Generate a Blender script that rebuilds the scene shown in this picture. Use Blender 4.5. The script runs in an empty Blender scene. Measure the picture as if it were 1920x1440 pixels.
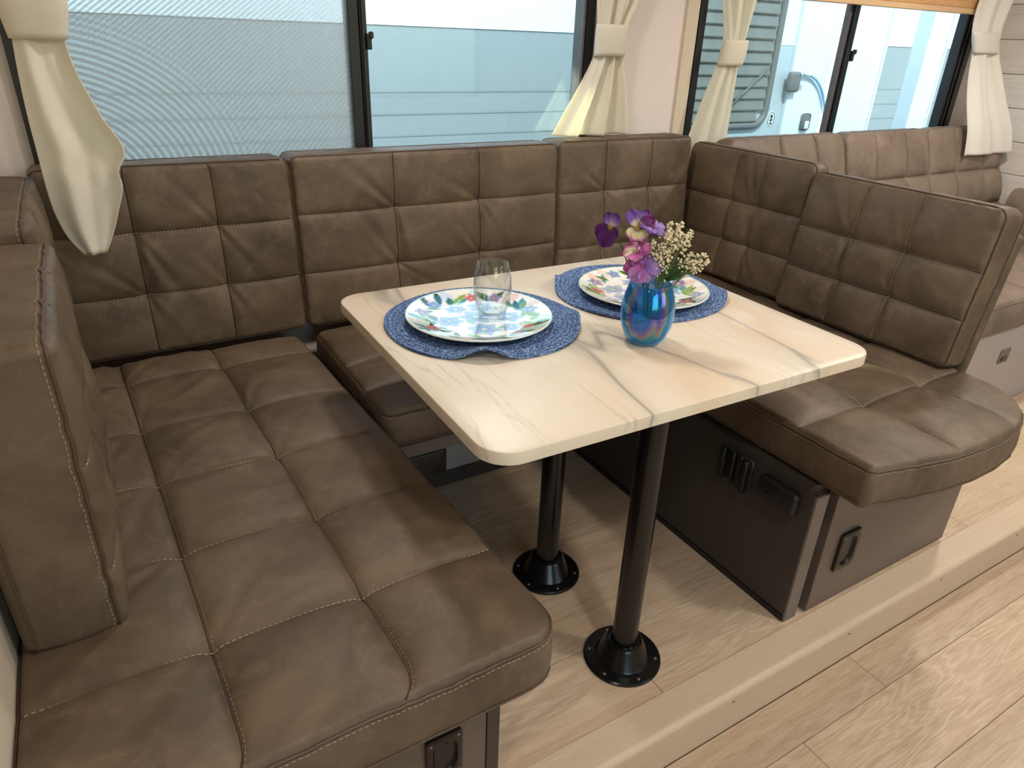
import bpy, bmesh, math, random
import numpy as np
from mathutils import Matrix, Vector, noise

SC = bpy.context.scene
COL = SC.collection
random.seed(7)
PI = math.pi

# ------------------------------------------------------------------ camera, world, sun, lamps, exposure
cam_d = bpy.data.cameras.new('camera')
cam = bpy.data.objects.new('camera', cam_d)
COL.objects.link(cam)
SC.camera = cam
cam_d.sensor_width = 36.0
cam_d.lens = 1296.0 / 1920.0 * 36.0
cam_d.clip_start = 0.02
yaw, pitch, roll = 0.551116, 0.465335, 0.0373229
cf = Vector((math.sin(yaw) * math.cos(pitch), math.cos(yaw) * math.cos(pitch), -math.sin(pitch)))
cr0 = Vector((math.cos(yaw), -math.sin(yaw), 0.0))
cd0 = cf.cross(cr0)
cr = math.cos(roll) * cr0 - math.sin(roll) * cd0
cd = math.sin(roll) * cr0 + math.cos(roll) * cd0
cam.matrix_world = Matrix(((cr.x, -cd.x, -cf.x, 0.0), (cr.y, -cd.y, -cf.y, 0.0), (cr.z, -cd.z, -cf.z, 1.28), (0, 0, 0, 1)))

SC.view_settings.view_transform = 'Standard'
SC.view_settings.look = 'None'
SC.view_settings.gamma = 1.0
SC.view_settings.use_curve_mapping = False
SC.view_settings.exposure = 0.0

wd = bpy.data.worlds.new('sky')
SC.world = wd
wd.use_nodes = True
wn = wd.node_tree
sky = wn.nodes.new('ShaderNodeTexSky')
sky.sky_type = 'NISHITA'
sky.sun_disc = False
sky.sun_elevation = math.radians(48)
sky.sun_rotation = math.radians(200)
sky.air_density = 1.2
sky.dust_density = 1.5
wn.links.new(sky.outputs[0], wn.nodes['Background'].inputs[0])
wn.nodes['Background'].inputs[1].default_value = 0.54

sun_d = bpy.data.lights.new('sun', 'SUN')
sun_d.energy = 3.6
sun_d.angle = math.radians(0.6)
sun_d.color = (1.0, 0.96, 0.9)
sun = bpy.data.objects.new('sun', sun_d)
COL.objects.link(sun)
sun.rotation_euler = Vector((0.30, 0.62, -0.76)).to_track_quat('-Z', 'Y').to_euler()

CEIL = 1.98
LAMPS = [(0.80, 1.50, CEIL, 8.0), (2.9, 1.15, CEIL, 17.0), (0.55, -0.35, 2.18, 13.0), (1.9, -0.2, 2.18, 16.0),
         (3.2, -0.2, 2.18, 15.0), (-0.9, -0.6, 2.18, 9.0)]
for i, (lx, ly, lz, e) in enumerate(LAMPS):
    ld = bpy.data.lights.new('ceiling_lamp', 'AREA')
    ld.shape = 'DISK'
    ld.size = 0.16
    ld.energy = e
    ld.color = (1.0, 0.935, 0.86)
    lo = bpy.data.objects.new('ceiling_lamp', ld)
    COL.objects.link(lo)
    lo.location = (lx, ly, lz - 0.035)

# added spot lamp standing in for a sun patch on curtain and cushion tops
gd = bpy.data.lights.new('sun_patch_spot', 'SPOT')
gd.energy = 1500.0
gd.spot_size = math.radians(7)
gd.spot_blend = 0.3
gd.shadow_soft_size = 0.02
gd.color = (1.0, 0.93, 0.72)
go = bpy.data.objects.new('sun_patch_spot', gd)
COL.objects.link(go)
go.location = (0.85, 4.05, 2.30)
go.rotation_euler = (Vector((1.50, 2.0, 0.985)) - Vector(go.location)).to_track_quat('-Z', 'Y').to_euler()


# ------------------------------------------------------------------ mesh helpers
class MB:
    def __init__(self):
        self.v = []
        self.f = []
        self.c = None

    def add(self, vs, fs):
        o = len(self.v)
        self.v.extend([tuple(map(float, p)) for p in vs])
        self.f.extend([tuple(int(i) + o for i in q) for q in fs])
        return self

    def box(self, x0, x1, y0, y1, z0, z1, M=None):
        vs = [Vector((x, y, z)) for z in (z0, z1) for y in (y0, y1) for x in (x0, x1)]
        if M is not None:
            vs = [M @ p for p in vs]
        return self.add(vs, [(0, 2, 3, 1), (4, 5, 7, 6), (0, 1, 5, 4), (2, 6, 7, 3), (0, 4, 6, 2), (1, 3, 7, 5)])

    def rbox(self, x0, x1, y0, y1, z0, z1, b=0.004, seg=2, M=None):
        bm = bmesh.new()
        bmesh.ops.create_cube(bm, size=1.0)
        for q in bm.verts:
            q.co = Vector(((x0 + x1) / 2 + q.co.x * (x1 - x0), (y0 + y1) / 2 + q.co.y * (y1 - y0), (z0 + z1) / 2 + q.co.z * (z1 - z0)))
        bmesh.ops.bevel(bm, geom=bm.edges[:], offset=b, segments=seg, affect='EDGES', profile=0.5)
        return self.bm(bm, M)

    def bm(self, bm, M=None):
        bm.verts.index_update()
        vs = [(M @ q.co) if M is not None else q.co.copy() for q in bm.verts]
        self.add(vs, [[q.index for q in f.verts] for f in bm.faces])
        bm.free()
        return self

    def tube(self, pts, r, n=6, closed=False, caps=True):
        P = np.array(pts, float)
        m = len(P)
        rr = np.full(m, r) if np.isscalar(r) else np.array(r, float)
        T = np.roll(P, -1, 0) - np.roll(P, 1, 0)
        if not closed:
            T[0] = P[1] - P[0]
            T[-1] = P[-1] - P[-2]
        T /= np.maximum(np.linalg.norm(T, axis=1), 1e-9)[:, None]
        ref = np.array([0.0, 0.0, 1.0]) if abs(T[0][2]) < 0.9 else np.array([1.0, 0.0, 0.0])
        N = np.zeros_like(P)
        cur = ref
        for i in range(m):
            cur = cur - T[i] * (cur @ T[i])
            l = np.linalg.norm(cur)
            if l < 1e-6:
                cur = np.cross(T[i], [0.3, 0.5, 0.8]); l = np.linalg.norm(cur)
            cur = cur / l
            N[i] = cur
        B = np.cross(T, N)
        a = np.arange(n) * 2 * PI / n
        V = P[:, None, :] + rr[:, None, None] * (np.cos(a)[None, :, None] * N[:, None, :] + np.sin(a)[None, :, None] * B[:, None, :])
        fs = []
        for i in range(m if closed else m - 1):
            j = (i + 1) % m
            for k in range(n):
                k2 = (k + 1) % n
                fs.append((i * n + k, i * n + k2, j * n + k2, j * n + k))
        if caps and not closed:
            fs.append(tuple(range(n - 1, -1, -1)))
            fs.append(tuple((m - 1) * n + k for k in range(n)))
        return self.add(V.reshape(-1, 3), fs)

    def lathe(self, prof, n=48, M=None, cap0=False, cap1=False):
        vs = []
        fs = []
        m = len(prof)
        for (r, z) in prof:
            for k in range(n):
                a = 2 * PI * k / n
                p = Vector((r * math.cos(a), r * math.sin(a), z))
                vs.append(M @ p if M is not None else p)
        for i in range(m - 1):
            for k in range(n):
                k2 = (k + 1) % n
                fs.append((i * n + k, i * n + k2, (i + 1) * n + k2, (i + 1) * n + k))
        if cap0:
            fs.append(tuple(range(n - 1, -1, -1)))
        if cap1:
            fs.append(tuple((m - 1) * n + k for k in range(n)))
        return self.add(vs, fs)

    def grid(self, G, flip=False, wrap=False):
        a, b = G.shape[:2]
        fs = []
        for i in range(a - 1):
            for j in range(b if wrap else b - 1):
                j2 = (j + 1) % b
                q = (i * b + j, i * b + j2, (i + 1) * b + j2, (i + 1) * b + j)
                fs.append(q[::-1] if flip else q)
        return self.add(G.reshape(-1, 3), fs)

    def prism(self, poly, axis, a0, a1):
        """polygon of (p, q) pairs extruded along axis from a0 to a1"""
        n = len(poly)
        def mk(p, q, a):
            return {'x': (a, p, q), 'y': (p, a, q), 'z': (p, q, a)}[axis]
        vs = [mk(p, q, a0) for p, q in poly] + [mk(p, q, a1) for p, q in poly]
        fs = [tuple(range(n - 1, -1, -1)), tuple(range(n, 2 * n))]
        fs += [(i, (i + 1) % n, n + (i + 1) % n, n + i) for i in range(n)]
        return self.add(vs, fs)


def obj(name, mb, mat=None, parent=None, smooth=None, local=False, kind=None, label=None, fixn=False):
    vs = np.array(mb.v, float).reshape(-1, 3)
    if parent is not None and not local:
        W = parent
        off = Vector((0, 0, 0))
        while W is not None:
            off += W.location
            W = W.parent
        vs = vs - np.array(off)
    me = bpy.data.meshes.new(name)
    me.from_pydata(vs.tolist(), [], mb.f)
    if fixn:
        bm = bmesh.new(); bm.from_mesh(me)
        bmesh.ops.recalc_face_normals(bm, faces=bm.faces[:])
        bm.to_mesh(me); bm.free()
    if mat is not None:
        me.materials.append(mat)
    if smooth is not None:
        me.polygons.foreach_set('use_smooth', [True] * len(me.polygons))
        if smooth < 180:
            me.set_sharp_from_angle(angle=math.radians(smooth))
    if mb.c is not None:
        ca = me.color_attributes.new('print', 'FLOAT_COLOR', 'POINT')
        cc = np.ones((len(me.vertices), 4), np.float32)
        arr = np.array(mb.c, np.float32)
        cc[:len(arr), :3] = arr
        ca.data.foreach_set('color', cc.ravel())
    me.update()
    o = bpy.data.objects.new(name, me)
    COL.objects.link(o)
    if parent is not None:
        o.parent = parent
    if kind:
        o['kind'] = kind
    if label:
        o['label'] = label
    return o


def thing(name, label, cat, loc=(0, 0, 0), group=None):
    o = bpy.data.objects.new(name, None)
    o.empty_display_size = 0.05
    COL.objects.link(o)
    o.location = loc
    o['label'] = label
    o['category'] = cat
    if group:
        o['group'] = group
    return o


def tag(o, label, cat, group=None):
    o['label'] = label
    o['category'] = cat
    if group:
        o['group'] = group
    return o


def struct(name, mb, mat, parent=None, smooth=None):
    o = obj(name, mb, mat, parent, smooth)
    if parent is None:
        o['kind'] = 'structure'
    return o


# ------------------------------------------------------------------ materials
def srgb(r, g, b):
    def f(c):
        c /= 255.0
        return c / 12.92 if c <= 0.04045 else ((c + 0.055) / 1.055) ** 2.4
    return (f(r), f(g), f(b), 1.0)


class NT:
    def __init__(self, name):
        self.m = bpy.data.materials.new(name)
        self.m.use_nodes = True
        self.t = self.m.node_tree
        self.b = self.t.nodes['Principled BSDF']
        self.out = self.t.nodes['Material Output']

    def n(self, kind, **kw):
        nd = self.t.nodes.new(kind)
        for k, v in kw.items():
            if k.startswith('i_'):
                nd.inputs[k[2:].replace('_', ' ')].default_value = v
            else:
                setattr(nd, k, v)
        return nd

    def l(self, a, b):
        self.t.links.new(a, b)

    def coord(self, scale=(1, 1, 1), rot=(0, 0, 0), kind='Object', rnd=0.0):
        tc = self.n('ShaderNodeTexCoord')
        mp = self.n('ShaderNodeMapping')
        mp.inputs['Scale'].default_value = scale
        mp.inputs['Rotation'].default_value = rot
        self.l(tc.outputs[kind], mp.inputs['Vector'])
        if rnd:
            oi = self.n('ShaderNodeObjectInfo')
            mu = self.n('ShaderNodeMath', operation='MULTIPLY')
            mu.inputs[1].default_value = rnd
            self.l(oi.outputs['Random'], mu.inputs[0])
            cx = self.n('ShaderNodeCombineXYZ')
            for i in range(3):
                self.l(mu.outputs[0], cx.inputs[i])
            self.l(cx.outputs[0], mp.inputs['Location'])
        return mp.outputs[0]

    def noise(self, vec, scale, detail=3.0, rough=0.55, dist=0.0):
        nd = self.n('ShaderNodeTexNoise')
        nd.inputs['Scale'].default_value = scale
        nd.inputs['Detail'].default_value = detail
        nd.inputs['Roughness'].default_value = rough
        nd.inputs['Distortion'].default_value = dist
        self.l(vec, nd.inputs['Vector'])
        return nd.outputs['Fac']

    def ramp(self, fac, stops, interp='LINEAR'):
        r = self.n('ShaderNodeValToRGB')
        r.color_ramp.interpolation = interp
        el = r.color_ramp.elements
        while len(el) < len(stops):
            el.new(0.5)
        for e, (p, c) in zip(el, stops):
            e.position = p
            e.color = c if not np.isscalar(c) else (c, c, c, 1)
        self.l(fac, r.inputs[0])
        return r.outputs[0]

    def mix(self, fac, a, b, mode='MIX'):
        m = self.n('ShaderNodeMix', data_type='RGBA', blend_type=mode)
        for s, v in ((m.inputs[0], fac), (m.inputs[6], a), (m.inputs[7], b)):
            if hasattr(v, 'is_linked') or hasattr(v, 'links'):
                self.l(v, s)
            else:
                s.default_value = v
        return m.outputs[2]

    def math(self, op, a, b=0.0, clamp=False):
        m = self.n('ShaderNodeMath', operation=op, use_clamp=clamp)
        for s, v in ((m.inputs[0], a), (m.inputs[1], b)):
            if hasattr(v, 'links'):
                self.l(v, s)
            else:
                s.default_value = v
        return m.outputs[0]

    def bump(self, h, strength=0.3, dist=0.002):
        b = self.n('ShaderNodeBump')
        b.inputs['Strength'].default_value = strength
        b.inputs['Distance'].default_value = dist
        self.l(h, b.inputs['Height'])
        self.l(b.outputs[0], self.b.inputs['Normal'])

    def base(self, c):
        if hasattr(c, 'links'):
            self.l(c, self.b.inputs['Base Color'])
        else:
            self.b.inputs['Base Color'].default_value = c

    def set(self, **kw):
        for k, v in kw.items():
            s = self.b.inputs[k.replace('_', ' ')]
            if hasattr(v, 'links'):
                self.l(v, s)
            else:
                s.default_value = v
        return self


def plain(name, c, rough=0.5, metal=0.0, bump=0.0, bscale=200.0, var=0.0):
    m = NT(name)
    m.set(Roughness=rough, Metallic=metal)
    v = m.coord()
    if var:
        f = m.noise(v, 9.0, 4.0)
        a = tuple(x * (1 - var) for x in c[:3]) + (1,)
        b = tuple(min(1, x * (1 + var)) for x in c[:3]) + (1,)
        m.base(m.mix(f, a, b))
    else:
        m.base(c)
    if bump:
        m.bump(m.noise(v, bscale, 2.0), bump, 0.001)
    return m.m


def leather(name, dark, mid, light, rough=0.42):
    m = NT(name)
    v = m.coord(rnd=13.0)
    f = m.noise(v, 5.5, 5.0, 0.62, 0.6)
    g = m.noise(v, 38.0, 4.0, 0.6)
    c = m.ramp(f, [(0.28, dark), (0.5, mid), (0.74, light)])
    c = m.mix(m.math('MULTIPLY', g, 0.28), c, dark)
    pt = m.noise(v, 17.0, 5.0, 0.7, 1.2)
    c = m.mix(m.ramp(pt, [(0.52, 0.0), (0.72, 0.5)]), c, light)
    m.base(c)
    m.l(m.ramp(m.noise(v, 9.0, 3.0), [(0.3, rough - 0.05), (0.7, rough + 0.12)]), m.b.inputs['Roughness'])
    vo = m.n('ShaderNodeTexVoronoi', feature='DISTANCE_TO_EDGE')
    vo.inputs['Scale'].default_value = 420.0
    m.l(v, vo.inputs['Vector'])
    h = m.math('ADD', m.math('MULTIPLY', m.ramp(vo.outputs['Distance'], [(0.0, 0.0), (0.25, 1.0)]), 0.35), m.math('MULTIPLY', m.noise(v, 60.0, 4.0), 1.2))
    m.bump(h, 0.22, 0.0016)
    m.set(Specular_IOR_Level=0.36)
    return m.m


LEATHER = leather('brown_leather', srgb(76, 62, 48), srgb(102, 85, 68), srgb(126, 107, 86), 0.48)
LEATHER_LIT = leather('lit_leather', srgb(96, 82, 70), srgb(120, 104, 90), srgb(136, 119, 104), 0.5)  # paler copy of the brown leather: the sofa's stronger light put into colour
CORD = plain('seam_leather', srgb(46, 34, 26), 0.6)
PIPE = plain('piping_leather', srgb(84, 66, 50), 0.45, var=0.2)
THREAD = plain('tan_thread', srgb(178, 156, 128), 0.7)
BLACK = plain('black_powder_coat', srgb(13, 13, 14), 0.22, bump=0.04, bscale=600)
PLASTIC = plain('black_plastic', srgb(24, 24, 25), 0.4)
FRAMEBLACK = plain('black_window_frame', srgb(26, 26, 30), 0.35)
FRAMEGREY = plain('grey_window_frame', srgb(92, 88, 88), 0.4)
LAMINATE = plain('brown_laminate', srgb(104, 90, 80), 0.42, bump=0.03, bscale=300, var=0.1)
LAMDARK = plain('dark_laminate', srgb(62, 55, 50), 0.45, bump=0.03, bscale=300, var=0.1)
EDGEBAND = plain('edge_band', srgb(112, 100, 92), 0.4)
TAUPE = plain('taupe_laminate', srgb(168, 156, 150), 0.5, var=0.06)
STEEL = plain('steel_screw', srgb(150, 148, 145), 0.3, 0.9)
RUST = plain('dark_screw', srgb(96, 72, 52), 0.5)
WHITEPAINT = plain('white_gelcoat', srgb(222, 232, 236), 0.35, var=0.03)
GREYPAINT = plain('grey_siding', srgb(146, 154, 157), 0.4, var=0.05)
CEILM = plain('ceiling_panel', srgb(226, 218, 205), 0.7, bump=0.05, bscale=90)
SUBFLOOR = plain('subfloor_dark', srgb(96, 76, 58), 0.8)


def fabric(name, c, tr=0.35, sc=900.0):
    m = NT(name)
    v = m.coord()
    w1 = m.n('ShaderNodeTexWave', wave_type='BANDS', bands_direction='X'); w1.inputs['Scale'].default_value = sc / 6.0
    w2 = m.n('ShaderNodeTexWave', wave_type='BANDS', bands_direction='Z'); w2.inputs['Scale'].default_value = sc / 6.0
    w1.inputs['Distortion'].default_value = 2.0; w2.inputs['Distortion'].default_value = 2.0
    m.l(v, w1.inputs['Vector']); m.l(v, w2.inputs['Vector'])
    h = m.math('ADD', w1.outputs['Fac'], w2.outputs['Fac'])
    n1 = m.noise(v, 150.0, 3.0)
    dk = tuple(x * 0.9 for x in c[:3]) + (1,)
    m.base(m.mix(m.math('MULTIPLY', n1, 0.6), c, dk))
    m.set(Roughness=0.85, Specular_IOR_Level=0.15)
    m.bump(m.math('ADD', h, m.math('MULTIPLY', n1, 2.0)), 0.3, 0.0012)
    ts = m.n('ShaderNodeBsdfTranslucent')
    ts.inputs[0].default_value = (c[0], c[1] * 0.98, c[2] * 0.90, 1)
    mx = m.n('ShaderNodeMixShader')
    mx.inputs[0].default_value = tr
    m.l(m.b.outputs[0], mx.inputs[1]); m.l(ts.outputs[0], mx.inputs[2]); m.l(mx.outputs[0], m.out.inputs[0])
    return m.m


CURTAIN = fabric('cream_curtain_cloth', srgb(250, 244, 231), 0.32)
CURTAIN_W = fabric('white_curtain_cloth', srgb(248, 244, 238), 0.32)


def wallpaper(name, c):
    m = NT(name)
    v = m.coord()
    a = m.noise(m.coord((9, 9, 160)), 3.0, 3.0)
    b = m.noise(m.coord((160, 160, 9)), 3.0, 3.0)
    f = m.math('MULTIPLY', m.math('ADD', a, b), 0.5)
    dk = tuple(x * 0.86 for x in c[:3]) + (1,)
    m.base(m.mix(f, dk, c))
    m.set(Roughness=0.8)
    m.bump(f, 0.25, 0.001)
    return m.m


WALLM = wallpaper('linen_wallpaper', srgb(238, 225, 219))
WALLCREAM = wallpaper('cream_wallpaper', srgb(222, 206, 184))


def wood(name, base, light, dark, length='x', scale=1.0, rough=0.5, rnd=41.0, plank=True):
    """pale washed oak: long fibres and cathedral figure along the local x axis"""
    m = NT(name)
    rot = (0, 0, 0)
    v = m.coord((1.3 * scale, 9.0 * scale, 9.0 * scale), rot, rnd=rnd)
    vf = m.coord((5.0 * scale, 130.0 * scale, 130.0 * scale), rot, rnd=rnd)
    big = m.noise(v, 1.15, 3.0, 0.5, 0.25)
    jit = m.noise(vf, 1.2, 3.0, 0.6)
    rings = m.math('FRACT', m.math('ADD', m.math('MULTIPLY', big, 17.0), m.math('MULTIPLY', jit, 0.9)))
    rl = m.ramp(rings, [(0.0, 0.0), (0.25, 0.1), (0.55, 1.0), (0.72, 0.3), (1.0, 0.0)])
    fine = m.noise(vf, 2.6, 5.0, 0.7)
    streak = m.noise(m.coord((1.0 * scale, 26.0 * scale, 26.0 * scale), rot, rnd=rnd), 2.0, 3.0, 0.6)
    patch = m.ramp(m.noise(m.coord((1.2 * scale, 5.0 * scale, 5.0 * scale), rot, rnd=rnd * 1.7), 1.6, 2.0), [(0.4, 0.15), (0.62, 1.0)])
    c = m.mix(m.ramp(streak, [(0.3, 0.0), (0.7, 1.0)]), dark, base)
    c = m.mix(m.math('MULTIPLY', m.math('MULTIPLY', rl, patch), 0.6), c, light)
    c = m.mix(m.math('MULTIPLY', m.ramp(fine, [(0.42, 0.0), (0.7, 1.0)]), 0.6), c, light)
    c = m.mix(m.math('MULTIPLY', m.ramp(fine, [(0.28, 1.0), (0.45, 0.0)]), 0.45), c, dark)
    if plank:
        oi = m.n('ShaderNodeObjectInfo')
        c = m.mix(1.0, c, m.ramp(oi.outputs['Random'], [(0.0, 0.86), (1.0, 1.06)]), 'MULTIPLY')
    m.base(c)
    m.set(Roughness=rough)
    m.bump(fine, 0.15, 0.0008)
    return m.m


OAK = wood('washed_oak_plank', srgb(198, 172, 142), srgb(222, 202, 176), srgb(178, 150, 122))
OAKTRIM = wood('oak_step_trim', srgb(206, 184, 156), srgb(214, 194, 168), srgb(198, 175, 148), scale=2.2, plank=False)
VALWOOD = wood('honey_oak', srgb(198, 150, 100), srgb(218, 176, 128), srgb(172, 124, 80), scale=1.5, plank=False)
RAILWOOD = wood('pale_oak_rail', srgb(206, 172, 132), srgb(218, 188, 150), srgb(196, 160, 120), scale=1.5, plank=False)
SHIP = wood('pale_shiplap', srgb(222, 214, 206), srgb(232, 226, 220), srgb(208, 198, 188), scale=1.0, rough=0.6)


def tabletop_mat():
    m = NT('cream_marble_laminate')
    v = m.coord((5.0, 0.9, 1.0), (0, 0, 0.06))
    vw = m.coord((2.2, 1.2, 1.0), (0, 0, 0.1))
    warm = m.noise(vw, 2.1, 3.0, 0.5, 0.4)
    c = m.ramp(warm, [(0.3, srgb(230, 219, 202)), (0.5, srgb(222, 206, 184)), (0.66, srgb(219, 195, 167)), (0.8, srgb(230, 221, 208))])
    n1 = m.noise(m.coord((3.6, 0.55, 1.0), (0, 0, 0.10)), 1.15, 3.0, 0.42, 0.35)
    d1 = m.math('ABSOLUTE', m.math('SUBTRACT', n1, 0.5))
    vein = m.ramp(d1, [(0.0, 1.0), (0.003, 0.8), (0.010, 0.22), (0.045, 0.0)])
    gate = m.ramp(m.noise(m.coord((2.0, 1.0, 1.0)), 2.6, 2.0), [(0.34, 0.0), (0.5, 1.0)])
    c = m.mix(m.math('MULTIPLY', m.math('MULTIPLY', vein, gate), 0.75), c, srgb(128, 125, 117))
    n2 = m.noise(m.coord((7.0, 0.6, 1.0), (0, 0, 0.04)), 1.6, 4.0, 0.5, 0.3)
    v2 = m.ramp(m.math('ABSOLUTE', m.math('SUBTRACT', n2, 0.47)), [(0.0, 1.0), (0.006, 0.4), (0.02, 0.0)])
    g2 = m.ramp(m.noise(m.coord((1.5, 1.5, 1.0)), 4.1, 2.0), [(0.42, 0.0), (0.58, 1.0)])
    c = m.mix(m.math('MULTIPLY', m.math('MULTIPLY', v2, g2), 0.45), c, srgb(160, 150, 134))
    m.base(c)
    m.set(Roughness=0.4)
    m.bump(m.noise(m.coord((1, 1, 1)), 300.0, 2.0), 0.02, 0.001)
    return m.m


TABLE = tabletop_mat()


def thin_glass(name, tint, refl=1.0, extra=0.0, rough=0.0, power=5.0):
    m = NT(name)
    m.t.nodes.remove(m.b)
    tr = m.n('ShaderNodeBsdfTransparent'); tr.inputs[0].default_value = tint
    gl = m.n('ShaderNodeBsdfGlossy'); gl.inputs['Roughness'].default_value = rough
    lw = m.n('ShaderNodeLayerWeight'); lw.inputs[0].default_value = 0.5
    f = m.math('ADD', m.math('MULTIPLY', m.math('POWER', lw.outputs['Facing'], power), 0.9 * refl), 0.04 * refl + extra, True)
    mx = m.n('ShaderNodeMixShader')
    m.l(f, mx.inputs[0]); m.l(tr.outputs[0], mx.inputs[1]); m.l(gl.outputs[0], mx.inputs[2]); m.l(mx.outputs[0], m.out.inputs[0])
    return m.m


PANE = thin_glass('window_pane_glass', (0.85, 0.965, 0.97, 1), 1.0)
TUMBLER = thin_glass('clear_tumbler_glass', (0.965, 0.975, 0.975, 1), 0.85, 0.02, 0.0, 2.6)


def screen_mat():
    """insect screen: dull grey wire, with moire bands painted into its opacity"""
    m = NT('insect_screen_moire')
    tc = m.n('ShaderNodeTexCoord')
    sp = m.n('ShaderNodeSeparateXYZ'); m.l(tc.outputs['Object'], sp.inputs[0])
    x, z = sp.outputs[0], sp.outputs[2]
    dx = m.math('SUBTRACT', x, -0.06); dz = m.math('SUBTRACT', z, 0.90)
    r = m.math('SQRT', m.math('ADD', m.math('MULTIPLY', m.math('MULTIPLY', dx, dx), 0.75), m.math('MULTIPLY', dz, dz)))
    w1 = m.math('SINE', m.math('MULTIPLY', r, 430.0))
    w2 = m.math('SINE', m.math('ADD', m.math('MULTIPLY', x, 400.0), m.math('MULTIPLY', m.math('ADD', z, m.math('MULTIPLY', dz, dz)), -300.0)))
    fine = m.math('SINE', m.math('ADD', m.math('MULTIPLY', x, 1500.0), m.math('MULTIPLY', z, -1900.0)))
    f1 = m.ramp(r, [(0.0, 0.6), (0.15, 1.0), (0.34, 0.9), (0.44, 0.0)])
    f2 = m.ramp(r, [(0.33, 0.0), (0.43, 0.65), (0.58, 0.4), (0.8, 0.05)])
    s = m.math('ADD', m.math('ADD', m.math('MULTIPLY', w1, f1), m.math('MULTIPLY', w2, f2)), m.math('MULTIPLY', fine, 0.25))
    op = m.math('ADD', 0.40, m.math('MULTIPLY', s, 0.24), True)
    m.base(srgb(176, 186, 192))
    m.set(Roughness=0.6, Metallic=0.0)
    tr = m.n('ShaderNodeBsdfTransparent')
    mx = m.n('ShaderNodeMixShader')
    m.l(op, mx.inputs[0]); m.l(tr.outputs[0], mx.inputs[1]); m.l(m.b.outputs[0], mx.inputs[2]); m.l(mx.outputs[0], m.out.inputs[0])
    return m.m


SCREEN = screen_mat()


def attr_mat(name, rough=0.4, coat=0.0, trans=0.0, sheen=False):
    m = NT(name)
    a = m.n('ShaderNodeAttribute'); a.attribute_name = 'print'
    m.base(a.outputs['Color'])
    m.set(Roughness=rough, Coat_Weight=coat, Coat_Roughness=0.05)
    if trans:
        ts = m.n('ShaderNodeBsdfTranslucent'); m.l(a.outputs['Color'], ts.inputs[0])
        mx = m.n('ShaderNodeMixShader'); mx.inputs[0].default_value = trans
        m.l(m.b.outputs[0], mx.inputs[1]); m.l(ts.outputs[0], mx.inputs[2]); m.l(mx.outputs[0], m.out.inputs[0])
    return m.m


PLATEM = attr_mat('printed_melamine', 0.12, 1.0)
PETALM = attr_mat('silk_petal', 0.55, 0.0, 0.25)
STEMM = plain('green_stem', srgb(58, 84, 40), 0.6)
LEAFM = plain('dark_green_leaf', srgb(52, 82, 38), 0.5, var=0.3)
LEAFM2 = plain('sprig_green', srgb(98, 124, 72), 0.55, var=0.2)
BEADM = plain('cream_bead', srgb(232, 220, 188), 0.6, var=0.08)


def mat_cloth():
    m = NT('blue_braided_cord')
    v = m.coord()
    uv = m.n('ShaderNodeUVMap')
    n1 = m.noise(v, 260.0, 2.0, 0.7)
    n2 = m.noise(v, 30.0, 3.0)
    c = m.ramp(n1, [(0.34, srgb(40, 54, 92)), (0.46, srgb(70, 96, 142)), (0.56, srgb(116, 144, 184)), (0.68, srgb(186, 202, 220))])
    c = m.mix(m.math('MULTIPLY', n2, 0.35), c, srgb(60, 84, 130))
    sp = m.n('ShaderNodeSeparateXYZ'); m.l(v, sp.inputs[0])
    rr = m.math('SQRT', m.math('ADD', m.math('MULTIPLY', sp.outputs[0], sp.outputs[0]), m.math('MULTIPLY', sp.outputs[1], sp.outputs[1])))
    ring = m.math('ABSOLUTE', m.math('SINE', m.math('MULTIPLY', rr, PI / 0.0098)))
    c = m.mix(m.ramp(ring, [(0.05, 0.75), (0.4, 0.0)]), c, srgb(34, 46, 84))  # groove shade between the cord rings painted into the colour
    m.base(c)
    m.set(Roughness=0.85, Specular_IOR_Level=0.2)
    m.bump(n1, 0.6, 0.002)
    return m.m


MATM = mat_cloth()


def vase_mat():
    m = NT('iridescent_blue_glass')
    v = m.coord((1, 1, 0.7))
    lw = m.n('ShaderNodeLayerWeight'); lw.inputs[0].default_value = 0.4
    n1 = m.noise(v, 16.0, 3.0, 0.5, 1.0)
    ph = m.math('ADD', m.math('MULTIPLY', lw.outputs['Facing'], 0.9), m.math('MULTIPLY', n1, 0.75))
    col = m.ramp(ph, [(0.12, srgb(40, 120, 205)), (0.34, srgb(60, 165, 225)), (0.46, srgb(90, 130, 220)), (0.55, srgb(190, 140, 200)), (0.60, srgb(214, 190, 130)),
                      (0.66, srgb(90, 196, 200)), (0.78, srgb(70, 150, 230)), (0.95, srgb(160, 205, 240))])
    tr = m.n('ShaderNodeBsdfTransparent'); tr.inputs[0].default_value = (0.50, 0.76, 0.93, 1)
    gl = m.n('ShaderNodeBsdfGlossy'); gl.inputs['Roughness'].default_value = 0.05
    m.l(col, gl.inputs[0])
    m.base(col); m.set(Roughness=0.15)
    m1 = m.n('ShaderNodeMixShader'); m1.inputs[0].default_value = 0.30
    m.l(gl.outputs[0], m1.inputs[1]); m.l(m.b.outputs[0], m1.inputs[2])
    m2 = m.n('ShaderNodeMixShader')
    m.l(m.math('ADD', m.math('MULTIPLY', lw.outputs['Facing'], 0.5), 0.34, True), m2.inputs[0])
    m.l(tr.outputs[0], m2.inputs[1]); m.l(m1.outputs[0], m2.inputs[2])
    m.l(m2.outputs[0], m.out.inputs[0])
    return m.m


VASEM = vase_mat()


def lamp_mat():
    m = NT('lamp_lens')
    e = m.n('ShaderNodeEmission'); e.inputs[0].default_value = (1.0, 0.88, 0.74, 1); e.inputs[1].default_value = 8.0
    m.l(e.outputs[0], m.out.inputs[0])
    return m.m


LENS = lamp_mat()

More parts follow.
